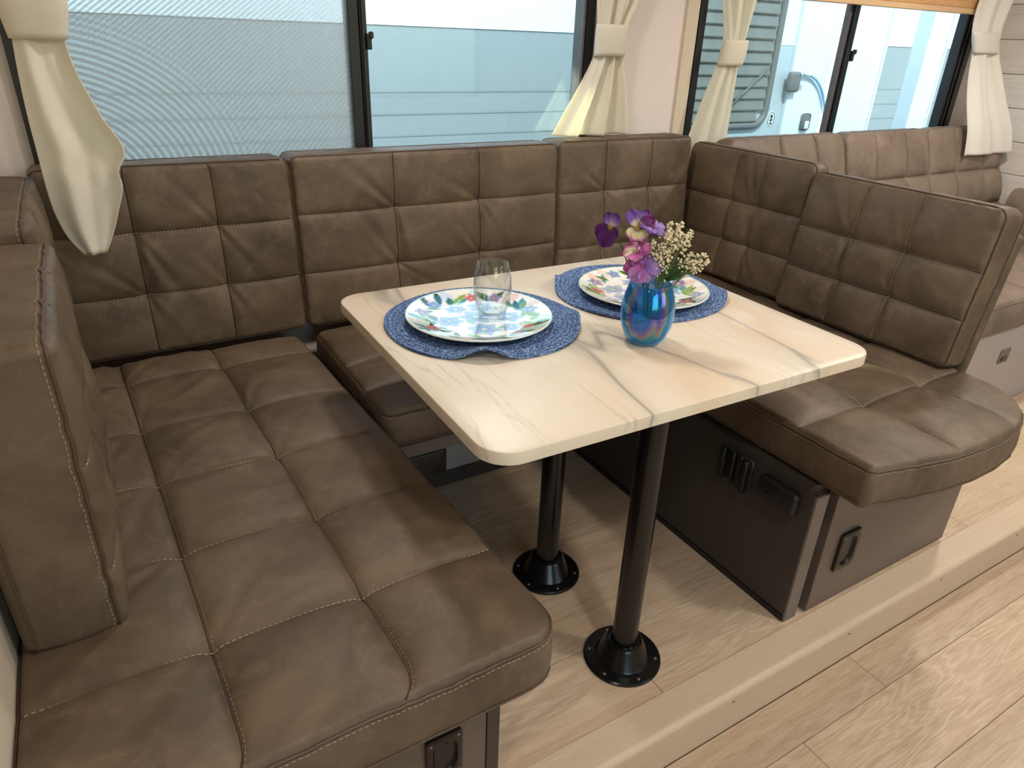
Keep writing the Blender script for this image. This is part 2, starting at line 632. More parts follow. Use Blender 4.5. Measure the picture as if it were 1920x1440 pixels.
# ------------------------------------------------------------------ the room
WY = 2.04       # inner face of the window wall
XL, XR = -0.217, 3.95
LOW = -0.12     # main floor lies one step below the slide-out floor

fl = struct('floor', MB().box(XL, XR, 0.70, WY + 0.05, -0.10, -0.004), SUBFLOOR)
plank_me = None


def planks(parent, rows, x0, x1, z, seed, L=1.22, first=None):
    """rows of floorboards running along x; each board is an object, alike boards share a mesh"""
    rnd = random.Random(seed)
    cache = {}
    for ri, (ya, yb) in enumerate(rows):
        x = x0 - rnd.random() * L if first is None or first.get(ri) is None else first[ri] - L * math.ceil((first[ri] - x0) / L)
        while x < x1:
            a, b = max(x, x0), min(x + L, x1)
            if b - a > 0.02:
                key = (round(b - a, 3), round(yb - ya, 3))
                if key not in cache:
                    hw, hl = (yb - ya) / 2 - 0.0006, (b - a) / 2 - 0.0006
                    mb = MB().rbox(-hl, hl, -hw, hw, -0.005, 0.0, 0.0009, 1)
                    me = bpy.data.meshes.new('plank')
                    me.from_pydata([tuple(p) for p in mb.v], [], mb.f)
                    me.materials.append(OAK)
                    cache[key] = me
                o = bpy.data.objects.new('plank', cache[key])
                COL.objects.link(o)
                o.parent = parent
                o.location = ((a + b) / 2, (ya + yb) / 2, z)
            x += L


planks(fl, [(0.716, 0.90), (0.90, 1.08), (1.08, 1.26), (1.26, 1.44), (1.44, 1.62), (1.62, 1.80), (1.80, WY)], XL, XR, 0.0, 3, first={0: 0.862, 1: 1.5, 2: 0.3})
flo = struct('floor_main', MB().box(-2.6, 5.6, -2.2, 0.66, LOW - 0.06, LOW - 0.004), SUBFLOOR)
planks(flo, [(0.528, 0.6365)] + [(0.528 - 0.183 * (k + 1), 0.528 - 0.183 * k) for k in range(7)], -0.6, 3.9, LOW, 5, first={0: 1.44, 1: 2.35, 2: 1.19, 3: 1.9})

# step nosing along the edge of the slide-out floor
prof = [(0.7155, -0.004), (0.7155, 0.003), (0.7135, 0.0045), (0.655, 0.0045)]
for k in range(9):
    a = PI / 2 + k * PI / 2 / 8
    prof.append((0.649 + 0.014 * math.cos(a), -0.0095 + 0.014 * math.sin(a)))
prof += [(0.635, -0.020), (0.638, -0.024), (0.638, LOW), (0.70, LOW), (0.70, -0.10)]
trim = struct('trim_1', MB().prism([(p, q) for p, q in prof], 'x', XL, XR), OAKTRIM, smooth=35)
for k, sx in enumerate((0.60, 1.002, 1.409, 1.815, 2.22)):
    Mx = Matrix.Translation((sx, 0.6375, -0.026)) @ Matrix.Rotation(PI / 2, 4, 'X')
    obj('screw', MB().lathe([(0.0001, 0.0012), (0.0028, 0.0012), (0.0036, 0.0), (0.0036, -0.002)], 10, Mx, True), RUST, trim, 40)

# walls of the slide-out
WZ0, WZ1 = 0.84, 1.74
w1a, w1b, w2a, w2b = -0.10, 1.51, 1.965, 3.735
mb = MB()
for (a, b, c, d) in [(XL - 0.06, XR + 0.06, -0.12, WZ0), (XL - 0.06, XR + 0.06, WZ1, CEIL), (XL - 0.06, w1a, WZ0, WZ1),
                     (w1b, w2a, WZ0, WZ1), (w2b, XR + 0.06, WZ0, WZ1)]:
    mb.box(a, b, WY, WY + 0.06, c, d)
struct('wall_back', mb, WALLM)
struct('wall_left', MB().box(XL - 0.05, XL, 0.60, WY, -0.12, CEIL), WALLCREAM)
wr = struct('wall_right', MB().box(XR, XR + 0.05, 0.60, WY, -0.12, CEIL), WALLCREAM)
for k in range(13):
    z0 = 0.012 + 0.1485 * k
    z1 = min(z0 + 0.146, CEIL - 0.002)
    o = obj('shiplap_board', MB().rbox(-0.72, 0.72, -0.007, 0.007, -(z1 - z0) / 2, (z1 - z0) / 2, 0.002, 1), SHIP, wr, local=True)
    o.location = (XR - 0.0075, 1.32, (z0 + z1) / 2)
    o.rotation_euler = (0, 0, PI / 2)
struct('ceiling', MB().box(XL - 0.06, XR + 0.06, 0.55, WY + 0.06, CEIL, CEIL + 0.06), CEILM)
# main body of the coach behind and beside the camera
struct('ceiling_main', MB().box(-2.7, 5.7, -2.3, 0.62, 2.2, 2.26), CEILM)
struct('wall_header', MB().box(-2.7, 5.7, 0.56, 0.62, CEIL + 0.06, 2.2), WALLCREAM)
mb = MB().box(-2.7, XL - 0.05, 0.60, 0.66, LOW, 2.2).box(XR + 0.05, 5.7, 0.60, 0.66, LOW, 2.2)
struct('wall_slide_returns', mb, WALLCREAM)
mb = MB()
for (a, b, c, d) in [(-2.7, 5.7, LOW - 0.1, 0.75), (-2.7, 5.7, 1.75, 2.2), (-2.7, -0.6, 0.75, 1.75), (0.9, 1.9, 0.75, 1.75), (3.4, 5.7, 0.75, 1.75)]:
    mb.box(a, b, -2.28, -2.2, c, d)
struct('wall_front', mb, WALLCREAM)
struct('wall_west', MB().box(-2.76, -2.7, -2.28, 0.66, LOW - 0.1, 2.2), WALLCREAM)
struct('wall_east', MB().box(5.7, 5.76, -2.28, 0.66, LOW - 0.1, 2.2), WALLCREAM)


# ------------------------------------------------------------------ windows
def window(name, xa, xb, bar, mid):
    t = struct(name, MB().box(xa, xa + 0.03, WY - 0.012, WY + 0.06, WZ0, WZ1).box(xb - 0.03, xb, WY - 0.012, WY + 0.06, WZ0, WZ1)
               .box(xa + 0.03, xb - 0.03, WY - 0.012, WY + 0.06, WZ0, WZ0 + 0.03).box(xa + 0.03, xb - 0.03, WY - 0.012, WY + 0.06, WZ1 - 0.03, WZ1), FRAMEBLACK)
    obj('mullion', MB().rbox(bar - 0.024 + 0.012 * mid, bar + 0.006, WY - 0.010 + 0.014 * mid, WY + 0.035 - 0.008 * mid, WZ0 + 0.03, WZ1 - 0.03, 0.002, 1), FRAMEBLACK if mid == 0 else FRAMEGREY, t)
    obj('sash_stile', MB().rbox(bar + 0.0065, bar + 0.026, WY - 0.016, WY + 0.03, WZ0 + 0.03, WZ1 - 0.03, 0.002, 1)
        .rbox(bar + 0.010, bar + 0.016, WY - 0.022, WY - 0.014, WZ0 + 0.03, WZ1 - 0.03, 0.001, 1), FRAMEBLACK, t)
    obj('glass_pane', MB().box(xa + 0.031, bar - 0.0245, WY + 0.030, WY + 0.034, WZ0 + 0.031, WZ1 - 0.031), PANE, t)
    obj('glass_pane', MB().box(bar + 0.0265, xb - 0.031, WY + 0.018, WY + 0.022, WZ0 + 0.031, WZ1 - 0.031), PANE, t)
    # latch on the sliding sash
    obj('sash_latch', MB().rbox(bar + 0.020, bar + 0.034, WY - 0.030, WY - 0.012, 1.235, 1.275, 0.003, 2)
        .rbox(bar + 0.026, bar + 0.038, WY - 0.036, WY - 0.020, 1.262, 1.280, 0.003, 1), PLASTIC, t)
    return t


win1 = window('window_1', w1a, w1b, 0.712, 0)
obj('insect_screen', MB().box(w1a + 0.032, 0.712 - 0.025, WY + 0.006, WY + 0.0075, WZ0 + 0.031, WZ1 - 0.031), SCREEN, win1)
obj('inner_jamb', MB().rbox(1.470, 1.4795, WY - 0.004, WY + 0.045, WZ0 + 0.031, WZ1 - 0.031, 0.002, 1), FRAMEGREY, win1)
win2 = window('window_2', w2a, w2b, 2.812, 1)
for k, dx in enumerate((0.032, 0.052, 0.072)):
    obj('frame_ridge', MB().rbox(w2b - dx - 0.014, w2b - dx, WY - 0.016 + 0.006 * k, WY + 0.04, WZ0 + 0.031, WZ1 - 0.031, 0.002, 1), FRAMEBLACK, win2)
# beige strip beside the second window and the wooden valance over it
struct('trim_2', MB().rbox(1.905, 1.963, WY - 0.009, WY + 0.001, WZ0, WZ1 + 0.06, 0.002, 1), WALLCREAM)
val = thing('window_valance', 'honey oak box valance above the second window, over the sofa', 'valance', (2.88, 2.01, 1.44))
obj('valance_board', MB().rbox(2.00, 3.745, 2.002, 2.0235, 1.463, 1.70, 0.002, 1), VALWOOD, val)
obj('bottom_rail', MB().rbox(2.00, 3.745, 1.999, 2.0235, 1.440, 1.4625, 0.002, 1), RAILWOOD, val)
# opposite windows, behind the camera
for nm, a, b in (('window_3', -0.6, 0.9), ('window_4', 1.9, 3.4)):
    t = struct(nm, MB().box(a, a + 0.03, -2.27, -2.21, 0.75, 1.75).box(b - 0.03, b, -2.27, -2.21, 0.75, 1.75)
               .box(a + 0.03, b - 0.03, -2.27, -2.21, 0.75, 0.78).box(a + 0.03, b - 0.03, -2.27, -2.21, 1.72, 1.75), FRAMEBLACK)
    obj('glass_pane', MB().box(a + 0.031, b - 0.031, -2.245, -2.241, 0.781, 1.719), PANE, t)

for i, (lx, ly, lz, e) in enumerate(LAMPS):
    where = ['over the dinette table', 'over the sofa', 'above the aisle beside the near bench', 'above the aisle beside the far bench', 'above the aisle by the sofa', 'at the near end of the aisle'][i]
    t = thing('ceiling_light', 'round white ceiling puck light ' + where, 'ceiling light', (lx, ly, lz))
    obj('housing', MB().lathe([(0.0001, 0.0), (0.10, 0.0), (0.10, -0.010), (0.092, -0.016), (0.085, -0.016), (0.085, -0.010), (0.0001, -0.010)], 32, Matrix.Translation((lx, ly, lz))), CEILM, t, 35)
    obj('lens', MB().lathe([(0.0001, -0.011), (0.084, -0.011), (0.080, -0.018), (0.0001, -0.020)], 32, Matrix.Translation((lx, ly, lz))), LENS, t, 35)


# ------------------------------------------------------------------ cushions
def frame_from(o, u, v):
    u = Vector(u).normalized()
    v = Vector(v)
    v = (v - u * v.dot(u)).normalized()
    n = u.cross(v)
    return Matrix(((u.x, v.x, n.x, o[0]), (u.y, v.y, n.y, o[1]), (u.z, v.z, n.z, o[2]), (0, 0, 0, 1)))


def cushion(name, label, cat, M4, w, h, t, us, vs, r=(0.02, 0.02, 0.02, 0.02), warp=None, puff=0.014, groove=0.007, dimple=0.012,
            dark='u', crease=(), seed=0, mat=None, group=None, bulge=0.006, res=0.009, pipe=0.0026, stitches=True, piping2=True, wr=0.0016):
    rg = np.random.RandomState(seed)
    mat = mat or LEATHER
    T = thing(name, label, cat, (0, 0, 0), group)
    T.matrix_world = M4

    def lines(L, seams):
        a = list(np.linspace(0, L, max(6, int(L / res))))
        for s in seams:
            a += [s + d for d in (-0.012, -0.006, -0.003, 0, 0.003, 0.006, 0.012)]
        a += [0.003, 0.007, 0.012, L - 0.003, L - 0.007, L - 0.012]
        a = sorted(x for x in a if -1e-9 <= x <= L + 1e-9)
        out = [a[0]]
        for x in a[1:]:
            if x - out[-1] > 0.0014:
                out.append(x)
        out[-1] = L
        return np.array(out)

    ug, vg = lines(w, us), lines(h, vs)
    ub = np.array([0.0] + list(us) + [w])
    vb = np.array([0.0] + list(vs) + [h])
    # unevenness of the single pads
    amp = 1.0 + 0.25 * rg.randn(len(ub) - 1, len(vb) - 1)
    cr_list = []
    for i, u0 in enumerate(us):
        for j, v0 in enumerate(vs):
            for ang in crease:
                if rg.rand() < 0.75:
                    a = math.radians(ang + 14 * rg.randn())
                    cr_list.append((u0, v0, math.cos(a), math.sin(a), 0.0035 + 0.003 * rg.rand(), 0.035 + 0.03 * rg.rand()))
    wq = rg.rand(8, 5)

    def inset(V, side):
        a, b = (r[0], r[3]) if side == 0 else (r[1], r[2])
        o = np.zeros_like(V)
        m = V < a
        o = np.where(m, a - np.sqrt(np.maximum(a * a - (a - np.minimum(V, a)) ** 2, 0)), o)
        vv = h - V
        m = vv < b
        o = np.where(m, b - np.sqrt(np.maximum(b * b - (b - np.minimum(vv, b)) ** 2, 0)), o)
        return o

    def surf(U, V):
        U = np.asarray(U, float)
        V = np.asarray(V, float)
        il, ir = inset(V, 0), inset(V, 1)
        X = il + (w - il - ir) * U / w
        e = np.minimum(np.minimum(U, w - U), np.minimum(V, h - V))
        iu = np.clip(np.searchsorted(ub, U, 'right') - 1, 0, len(ub) - 2)
        iv = np.clip(np.searchsorted(vb, V, 'right') - 1, 0, len(vb) - 2)
        p = np.clip((U - ub[iu]) / (ub[iu + 1] - ub[iu]), 0, 1)
        q = np.clip((V - vb[iv]) / (vb[iv + 1] - vb[iv]), 0, 1)
        cell = (np.maximum(4 * p * (1 - p), 0) ** 0.55) * (np.maximum(4 * q * (1 - q), 0) ** 0.55)
        z = t + puff * (amp[iu, iv] * cell - 0.35)
        z = z + 0.008 * (1 - (2 * U / w - 1) ** 4) * (1 - (2 * V / h - 1) ** 4)
        fd = 0.35 + 0.65 * np.clip(e / 0.03, 0, 1)
        for s in us:
            z = z - fd * groove * (1.0 if dark == 'u' else 0.8) * np.exp(-np.abs(U - s) / 0.0085)
        for s in vs:
            z = z - fd * groove * (1.0 if dark == 'v' else 0.8) * np.exp(-np.abs(V - s) / 0.0085)
        for a in us:
            for b in vs:
                d = np.sqrt((U - a) ** 2 + (V - b) ** 2)
                z = z - dimple * np.exp(-d / 0.030)
        for (a, b, cx, sx, am, ln) in cr_list:
            dx, dy = U - a, V - b
            al = dx * cx + dy * sx
            pe = -dx * sx + dy * cx
            al_c = np.maximum(al, 0)
            sh = (al_c / 0.018) * np.exp(-al_c / ln) * (al > 0)
            wd_ = 0.006 + al_c * 0.10
            z = z + am * sh * (np.exp(-((pe - wd_) / wd_) ** 2) - 1.1 * np.exp(-(pe / (wd_ * 0.8)) ** 2) + 0.7 * np.exp(-((pe + wd_ * 1.1) / wd_) ** 2)) * 0.6
        # slack of the hide and small gathers along the sewn edge
        for k in range(8):
            fx, fy, ph, am, _ = wq[k]
            z = z + wr * (am - 0.5) * np.sin((fx - 0.5) * 60 * U + (fy - 0.5) * 60 * V + ph * 6.28)
        s_per = U * 1.0 + V * 1.0
        z = z - 0.0008 * (np.sin(s_per * 190 + 3 * np.sin(s_per * 23)) + np.sin(s_per * 117 + 1.3)) * np.exp(-np.maximum(e, 0) / 0.014) * np.exp(-((e - 0.008) / 0.02) ** 2)
        re = 0.010
        ee = np.clip(e, 0, re)
        z = z - (re - np.sqrt(np.maximum(re * re - (re - ee) ** 2, 0))) * 1.0
        Y = V.copy()
        if warp:
            X, Y = warp(X, Y, U, V)
        return np.stack([X, Y, z], -1)

    U, V = np.meshgrid(ug, vg, indexing='ij')
    G = surf(U, V)
    mb = MB()
    mb.grid(G, flip=True)
    a, b = G.shape[:2]
    loop = [(i, 0) for i in range(a)] + [(a - 1, j) for j in range(1, b)] + [(i, b - 1) for i in range(a - 2, -1, -1)] + [(0, j) for j in range(b - 2, 0, -1)]
    P = np.array([G[i, j] for i, j in loop])
    tg = np.roll(P, -1, 0) - np.roll(P, 1, 0)
    nr = np.stack([tg[:, 1], -tg[:, 0]], -1)
    nr /= np.maximum(np.linalg.norm(nr, axis=1), 1e-9)[:, None]
    n = len(loop)
    arc = np.concatenate([[0], np.cumsum(np.linalg.norm(np.diff(P, axis=0), axis=1))])
    idx_prev = [i * b + j for i, j in loop]
    K = 8
    side = []
    for k in range(1, K + 1):
        s = k / K
        z = P[:, 2] * (1 - s)
        off = bulge * math.sin(PI * s) ** 0.8 + 0.0006 * np.sin(arc * 70 + 5 * s) * math.sin(PI * s)
        if k == K:
            off = off - 0.004
        Q = np.stack([P[:, 0] + nr[:, 0] * off, P[:, 1] + nr[:, 1] * off, z], -1)
        base = len(mb.v)
        mb.add(Q, [])
        idx = list(range(base, base + n))
        for q in range(n):
            q2 = (q + 1) % n
            mb.f.append((idx_prev[q], idx[q], idx[q2], idx_prev[q2]))
        idx_prev = idx
        side.append(Q)
    mb.f.append(tuple(idx_prev[::-1]))
    obj('cover', mb, mat, T, 180, True)
    # piping
    pp = P[::2] + np.concatenate([nr[::2] * 0.0012, np.full((len(P[::2]), 1), 0.0006)], 1)
    pm = MB().tube(pp, pipe, 5, True)
    if piping2:
        Q = side[-2][::2]
        pm2 = MB().tube(Q + np.concatenate([nr[::2] * 0.0008, np.zeros((len(Q), 1))], 1), pipe * 0.7, 5, True)
        obj('piping', pm2, PIPE, T, 180, True)
    obj('piping', pm, PIPE if mat is LEATHER else mat, T, 180, True)
    # seams and stitching
    st = MB()

    def up(path, d):
        path = path.copy()
        path[:, 2] += d
        return path

    def dashes(path, lift=0.0007, pitch=0.0085, ln=0.0052, rad=0.0007, nv=(0, 0, 1)):
        L = np.concatenate([[0], np.cumsum(np.linalg.norm(np.diff(path, axis=0), axis=1))])
        s = np.arange(0.004, L[-1] - ln, pitch)
        A = np.stack([np.interp(s, L, path[:, k]) for k in range(3)], -1)
        B = np.stack([np.interp(s + ln, L, path[:, k]) for k in range(3)], -1)
        nvv = np.array(nv, float)
        for p, q in zip(A, B):
            d = q - p
            sd = np.cross(d, nvv)
            sd = sd / max(np.linalg.norm(sd), 1e-9) * rad
            up = nvv * lift
            st.add([p - sd, p + sd, q + sd, q - sd, p + up, q + up], [(0, 4, 5, 3), (1, 2, 5, 4), (0, 1, 4), (2, 3, 5)])

    def seam(pts_u, pts_v, isdark):
        path = surf(pts_u, pts_v)
        if isdark:
            pth = path.copy(); pth[:, 2] += 0.0002
            obj('seam', MB().tube(pth, 0.0019, 5), CORD, T, 180, True)
        return path

    for s in us:
        vv = np.linspace(0.003, h - 0.003, max(20, int(h / 0.006)))
        path = seam(np.full_like(vv, s), vv, dark == 'u')
        if stitches:
            dashes(up(surf(np.full_like(vv, s + (0.0045 if dark == 'u' else 0.0)), vv), 0.0 if dark == 'u' else 0.0014), rad=0.0004 if dark == 'u' else 0.0010)
    for s in vs:
        uu = np.linspace(0.003, w - 0.003, max(20, int(w / 0.006)))
        path = seam(uu, np.full_like(uu, s), dark == 'v')
        if stitches:
            dashes(up(surf(uu, np.full_like(uu, s + (0.0045 if dark == 'v' else 0.0))), 0.0 if dark == 'v' else 0.0014), rad=0.0004 if dark == 'v' else 0.0010)
    if stitches:
        Q = P * 0.93 + side[0] * 0.07
        Q = P.copy(); Q[:, 2] -= 0.0065
        Q[:, :2] += nr * (bulge * 0.25 + 0.0008)
        # side rows are laid flat against the boxing
        L = arc
        s = np.arange(0, L[-1] - 0.006, 0.0085)
        nx = np.interp(s, L, nr[:, 0]); ny = np.interp(s, L, nr[:, 1])
        A = np.stack([np.interp(s, L, Q[:, k]) for k in range(3)], -1)
        B = np.stack([np.interp(s + 0.005, L, Q[:, k]) for k in range(3)], -1)
        for p, q, x_, y_ in zip(A, B, nx, ny):
            up = np.array([0, 0, 0.0006])
            o_ = np.array([x_, y_, 0]) * 0.0006
            st.add([p - up, p + up, q + up, q - up, p + o_, q + o_], [(0, 3, 5, 4), (1, 4, 5, 2), (0, 4, 1), (2, 5, 3)])
        obj('stitching', st, THREAD, T, None, True, kind='stuff', label='tan stitching thread')
    return T


ST = 0.505   # top of the seats
SB = 0.395   # underside of the seat cushions


def smooth(x):
    x = np.clip(x, 0, 1)
    return x * x * (3 - 2 * x)


# left bench seat
def warp_left(X, Y, U, V):
    return X - 0.050 * (V / 1.28) * smooth(U / 0.2), Y


cushion('seat_cushion', 'long brown leather seat cushion of the near left bench, with a grid of tufts', 'seat cushion',
        frame_from((-0.213, 0.594, SB), (1, 0, 0), (0, 1, 0)), 0.687, 1.282, 0.108, (0.236, 0.457), (0.212, 0.438, 0.669, 0.898, 1.152),
        r=(0.012, 0.055, 0.02, 0.02), warp=warp_left, puff=0.012, groove=0.007, dimple=0.009, crease=(60, 100, 200, 235), seed=3)
# middle seat under the window
cushion('seat_cushion', 'brown leather seat cushion in the middle under the window, mostly behind the table', 'seat cushion',
        frame_from((0.478, 1.330, SB), (1, 0, 0), (0, 1, 0)), 0.788, 0.545, 0.104, (0.27, 0.53), (0.135, 0.285),
        r=(0.035, 0.02, 0.02, 0.02), puff=0.014, dark='u', crease=(70, 110), seed=5)


# right seat with a rounded aisle end
XF = np.array([1.287, 1.40, 1.50, 1.60, 1.70, 1.80, 1.87, 1.91, 1.938, 1.955, 1.96])
YF = np.array([0.642, 0.612, 0.593, 0.584, 0.585, 0.598, 0.630, 0.668, 0.715, 0.775, 0.80])


def warp_right(X, Y, U, V):
    yf = np.interp(X + 1.287, XF, YF) - 0.584
    return X, V + yf * (1 - smooth(V / 0.27))


cushion('seat_cushion', 'brown leather seat cushion of the right bench with a rounded aisle end', 'seat cushion',
        frame_from((1.287, 0.584, SB), (1, 0, 0), (0, 1, 0)), 0.672, 1.290, 0.108, (0.246, 0.488), (0.248, 0.49, 0.72, 0.95),
        r=(0.012, 0.004, 0.02, 0.02), warp=warp_right, puff=0.010, groove=0.005, dimple=0.011, dark='v', crease=(80, 200), seed=8, pipe=0.0024)


def back(label, x0, x1, top, us, vs, seed, thick=0.13, y0=1.880, y1=1.902):
    v = Vector((0, y1 - y0, top - ST))
    fr = frame_from((0, 0, 0), (1, 0, 0), v)
    nrm = Vector((fr[0][2], fr[1][2], fr[2][2]))
    o = Vector((x0, y0, ST + 0.008)) - nrm * (thick - 0.004)
    cushion('back_cushion', label, 'back cushion', frame_from(o, (1, 0, 0), v), x1 - x0, v.length, thick, us, vs,
            puff=0.006, groove=0.005, dimple=0.011, crease=(-62, -75, 130), seed=seed, res=0.0075)


back('brown leather back cushion under the window behind the hanging end of the left curtain', -0.115, 0.456, 0.968, (0.186, 0.380), (0.153, 0.308), 11)
back('wide brown leather back cushion under the window, directly behind the table with the glass', 0.464, 1.308, 0.972, (0.283, 0.558), (0.153, 0.315), 12)
back('brown leather back cushion under the window wall, behind the flower vase', 1.316, 1.885, 0.976, (0.188, 0.385), (0.125, 0.308), 13)


def back_r(label, ya, yb, x0, x1, zt, us, vs, seed, thick=0.12):
    v = Vector((x1 - x0, 0, zt - ST))
    fr = frame_from((0, 0, 0), (0, -1, 0), v)
    nrm = Vector((fr[0][2], fr[1][2], fr[2][2]))
    o = Vector((x0, ya, ST + 0.018)) - nrm * (thick - 0.004)
    cushion('back_cushion', label, 'back cushion', frame_from(o, (0, -1, 0), v), ya - yb, v.length, thick, us, vs,
            r=(0.02, 0.02, 0.03, 0.03), puff=0.011, groove=0.006, dimple=0.011, dark='v', crease=(100, -80), seed=seed, res=0.0075)


back_r('dark brown leather back cushion of the right bench in the far corner by the wall', 1.962, 1.418, 1.905, 1.952, 0.940, (0.232, 0.35), (0.135, 0.272), 21, 0.07)
back_r('large brown leather back cushion at the aisle end of the right bench', 1.408, 0.842, 1.868, 1.930, 0.923, (0.188, 0.352), (0.135, 0.262), 22, 0.11)


def bolster(label, ya, yb, xf, top, us, vs, seed, thick=0.128):
    cushion('back_cushion', label, 'back cushion', frame_from((xf - thick, ya, ST + 0.008), (0, 1, 0), (0, 0, 1)), yb - ya, top - ST - 0.008, thick, us, vs,
            r=(0.012, 0.012, 0.012, 0.012), puff=0.007, groove=0.005, crease=(-70,), seed=seed, res=0.0075)


bolster('brown leather back cushion standing against the left wall, nearest the camera', 0.892, 1.372, -0.072, 0.945, (0.16, 0.32), (0.10, 0.265), 31)
bolster('brown leather back cushion against the left wall, behind the nearest one', 1.382, 1.868, -0.100, 0.972, (0.16, 0.32), (0.15, 0.30), 32, 0.108)


# ------------------------------------------------------------------ bench bases
CUPBLACK = plain('cup_black', srgb(9, 9, 9), 0.35)


def pull(parent, M, s=1.0, lw=0.066, lh=0.105):
    """recessed flush pull: plate with a raised rim and an oval cup; local x right, z up, y out of the wall towards -y"""
    bm = bmesh.new()
    n = 32

    def oval(a, b, y, p=4.0):
        o = []
        for k in range(n):
            c, s_ = math.cos(2 * PI * k / n), math.sin(2 * PI * k / n)
            o.append(bm.verts.new((a * math.copysign(abs(c) ** (2 / p), c), y, b * math.copysign(abs(s_) ** (2 / p), s_))))
        return o
    rings = [oval(lw / 2, lh / 2, 0.0, 14), oval(lw / 2, lh / 2, -0.007, 14), oval(lw / 2 - 0.004, lh / 2 - 0.004, -0.009, 10), oval(lw * 0.36, lh * 0.38, -0.0085, 3), oval(lw * 0.32, lh * 0.355, -0.002, 2.8)]
    for a, b in zip(rings[:-1], rings[1:]):
        for k in range(n):
            bm.faces.new((a[k], a[(k + 1) % n], b[(k + 1) % n], b[k]))
    bm.faces.new(rings[-1])
    bmesh.ops.recalc_face_normals(bm, faces=bm.faces[:])
    o = obj('flush_pull', MB().bm(bm, M), BLACKPULL, parent, 40)
    o['label'] = 'black flush pull with oval cup'
    bm = bmesh.new()
    top_ = oval(lw * 0.20, lh * 0.33, -0.0035, 2.6)
    low_ = oval(lw * 0.22, lh * 0.345, -0.0018, 2.6)
    for q in top_ + low_:
        q.co.x -= lw * 0.07
    for k in range(n):
        bm.faces.new((low_[k], low_[(k + 1) % n], top_[(k + 1) % n], top_[k]))
    bm.faces.new(top_)
    bmesh.ops.recalc_face_normals(bm, faces=bm.faces[:])
    if parent.parent is None:
        obj('cup', MB().bm(bm, M), CUPBLACK, o, 40)
    else:
        bm.free()
    for sx in (-1, 1):
        for sz in (-1, 1):
            if parent.parent is None:
                obj('screw', MB().lathe([(0.0001, 0.0008), (0.0022, 0.0006), (0.003, 0.0)], 8, M @ Matrix.Translation((sx * (lw / 2 - 0.008), -0.009, sz * (lh / 2 - 0.009))) @ Matrix.Rotation(PI / 2, 4, 'X')), STEEL, o, 40)
    return o


BLACKPULL = plain('bronze_black_pull', srgb(38, 34, 32), 0.35, 0.3)

base = thing('bench_base', 'brown laminate bench base under the near left seat', 'bench base', (0.10, 1.3, 0))
obj('front_panel', MB().rbox(-0.215, 0.398, 0.690, 0.708, 0.0, SB - 0.001, 0.001, 1), LAMINATE, base)
obj('edge_strip', MB().rbox(0.399, 0.424, 0.688, 0.712, 0.0, SB - 0.001, 0.001, 1), LAMDARK, base)
obj('side_panel', MB().rbox(0.404, 0.420, 0.7125, 1.655, 0.0, SB - 0.019, 0.001, 1), LAMINATE, base)
obj('seat_board', MB().box(-0.215, 0.420, 0.7125, 1.90, SB - 0.018, SB - 0.001), LAMDARK, base)
obj('back_panel', MB().box(-0.215, -0.200, 0.7085, 1.90, 0.0, SB - 0.019), LAMDARK, base)
pull(base, Matrix.Translation((0.316, 0.690, 0.205)))

base = thing('bench_base', 'grey bench base set far back under the middle seat by the window', 'bench base', (0.86, 1.7, 0))
obj('front_panel', MB().rbox(0.422, 1.234, 1.660, 1.676, 0.0, SB - 0.022, 0.001, 1), TAUPE, base)
obj('base_moulding', MB().rbox(0.422, 1.234, 1.651, 1.6595, 0.0, 0.05, 0.002, 1), LAMDARK, base)
obj('seat_board', MB().rbox(0.466, 1.234, 1.362, 1.90, SB - 0.021, SB - 0.001, 0.002, 1), LAMDARK, base)
obj('board_lip', MB().rbox(0.466, 1.234, 1.366, 1.385, SB - 0.062, SB - 0.0215, 0.003, 1), EDGEBAND, base)
obj('table_ledge_bracket', MB().rbox(0.50, 0.655, 1.37, 1.43, 0.255, SB - 0.063, 0.010, 3), PLASTIC, base, 40, label='black plastic ledge bracket')
obj('screw', MB().lathe([(0.0001, 0.0015), (0.005, 0.001), (0.006, 0.0)], 10, Matrix.Translation((0.63, 1.3695, 0.28)) @ Matrix.Rotation(PI / 2, 4, 'X')), BLACK, base, 40)

base = thing('bench_base', 'dark brown laminate bench base under the right seat with a flush pull door', 'bench base', (1.6, 1.3, 0))
obj('side_panel', MB().rbox(1.265, 1.281, 0.735, 1.655, 0.018, SB - 0.020, 0.001, 1), LAMDARK, base)
obj('stile', MB().rbox(1.265, 1.309, 0.728, 0.7345, 0.0, SB - 0.020, 0.001, 1), EDGEBAND, base)
obj('toe_strip', MB().rbox(1.262, 1.283, 0.735, 1.655, 0.0, 0.0175, 0.001, 1), PLASTIC, base)
obj('carcass', MB().box(1.2815, 1.930, 0.748, 1.655, 0.0, SB - 0.020), PLASTIC, base)
d = obj('door', MB().rbox(1.338, 1.945, 0.722, 0.7475, 0.008, SB - 0.004, 0.002, 2), LAMINATE, base)
pull(base, Matrix.Translation((1.433, 0.722, 0.172)), lw=0.076, lh=0.115)
obj('seat_board', MB().box(1.265, 1.945, 0.748, 1.90, SB - 0.019, SB - 0.001), LAMDARK, base)
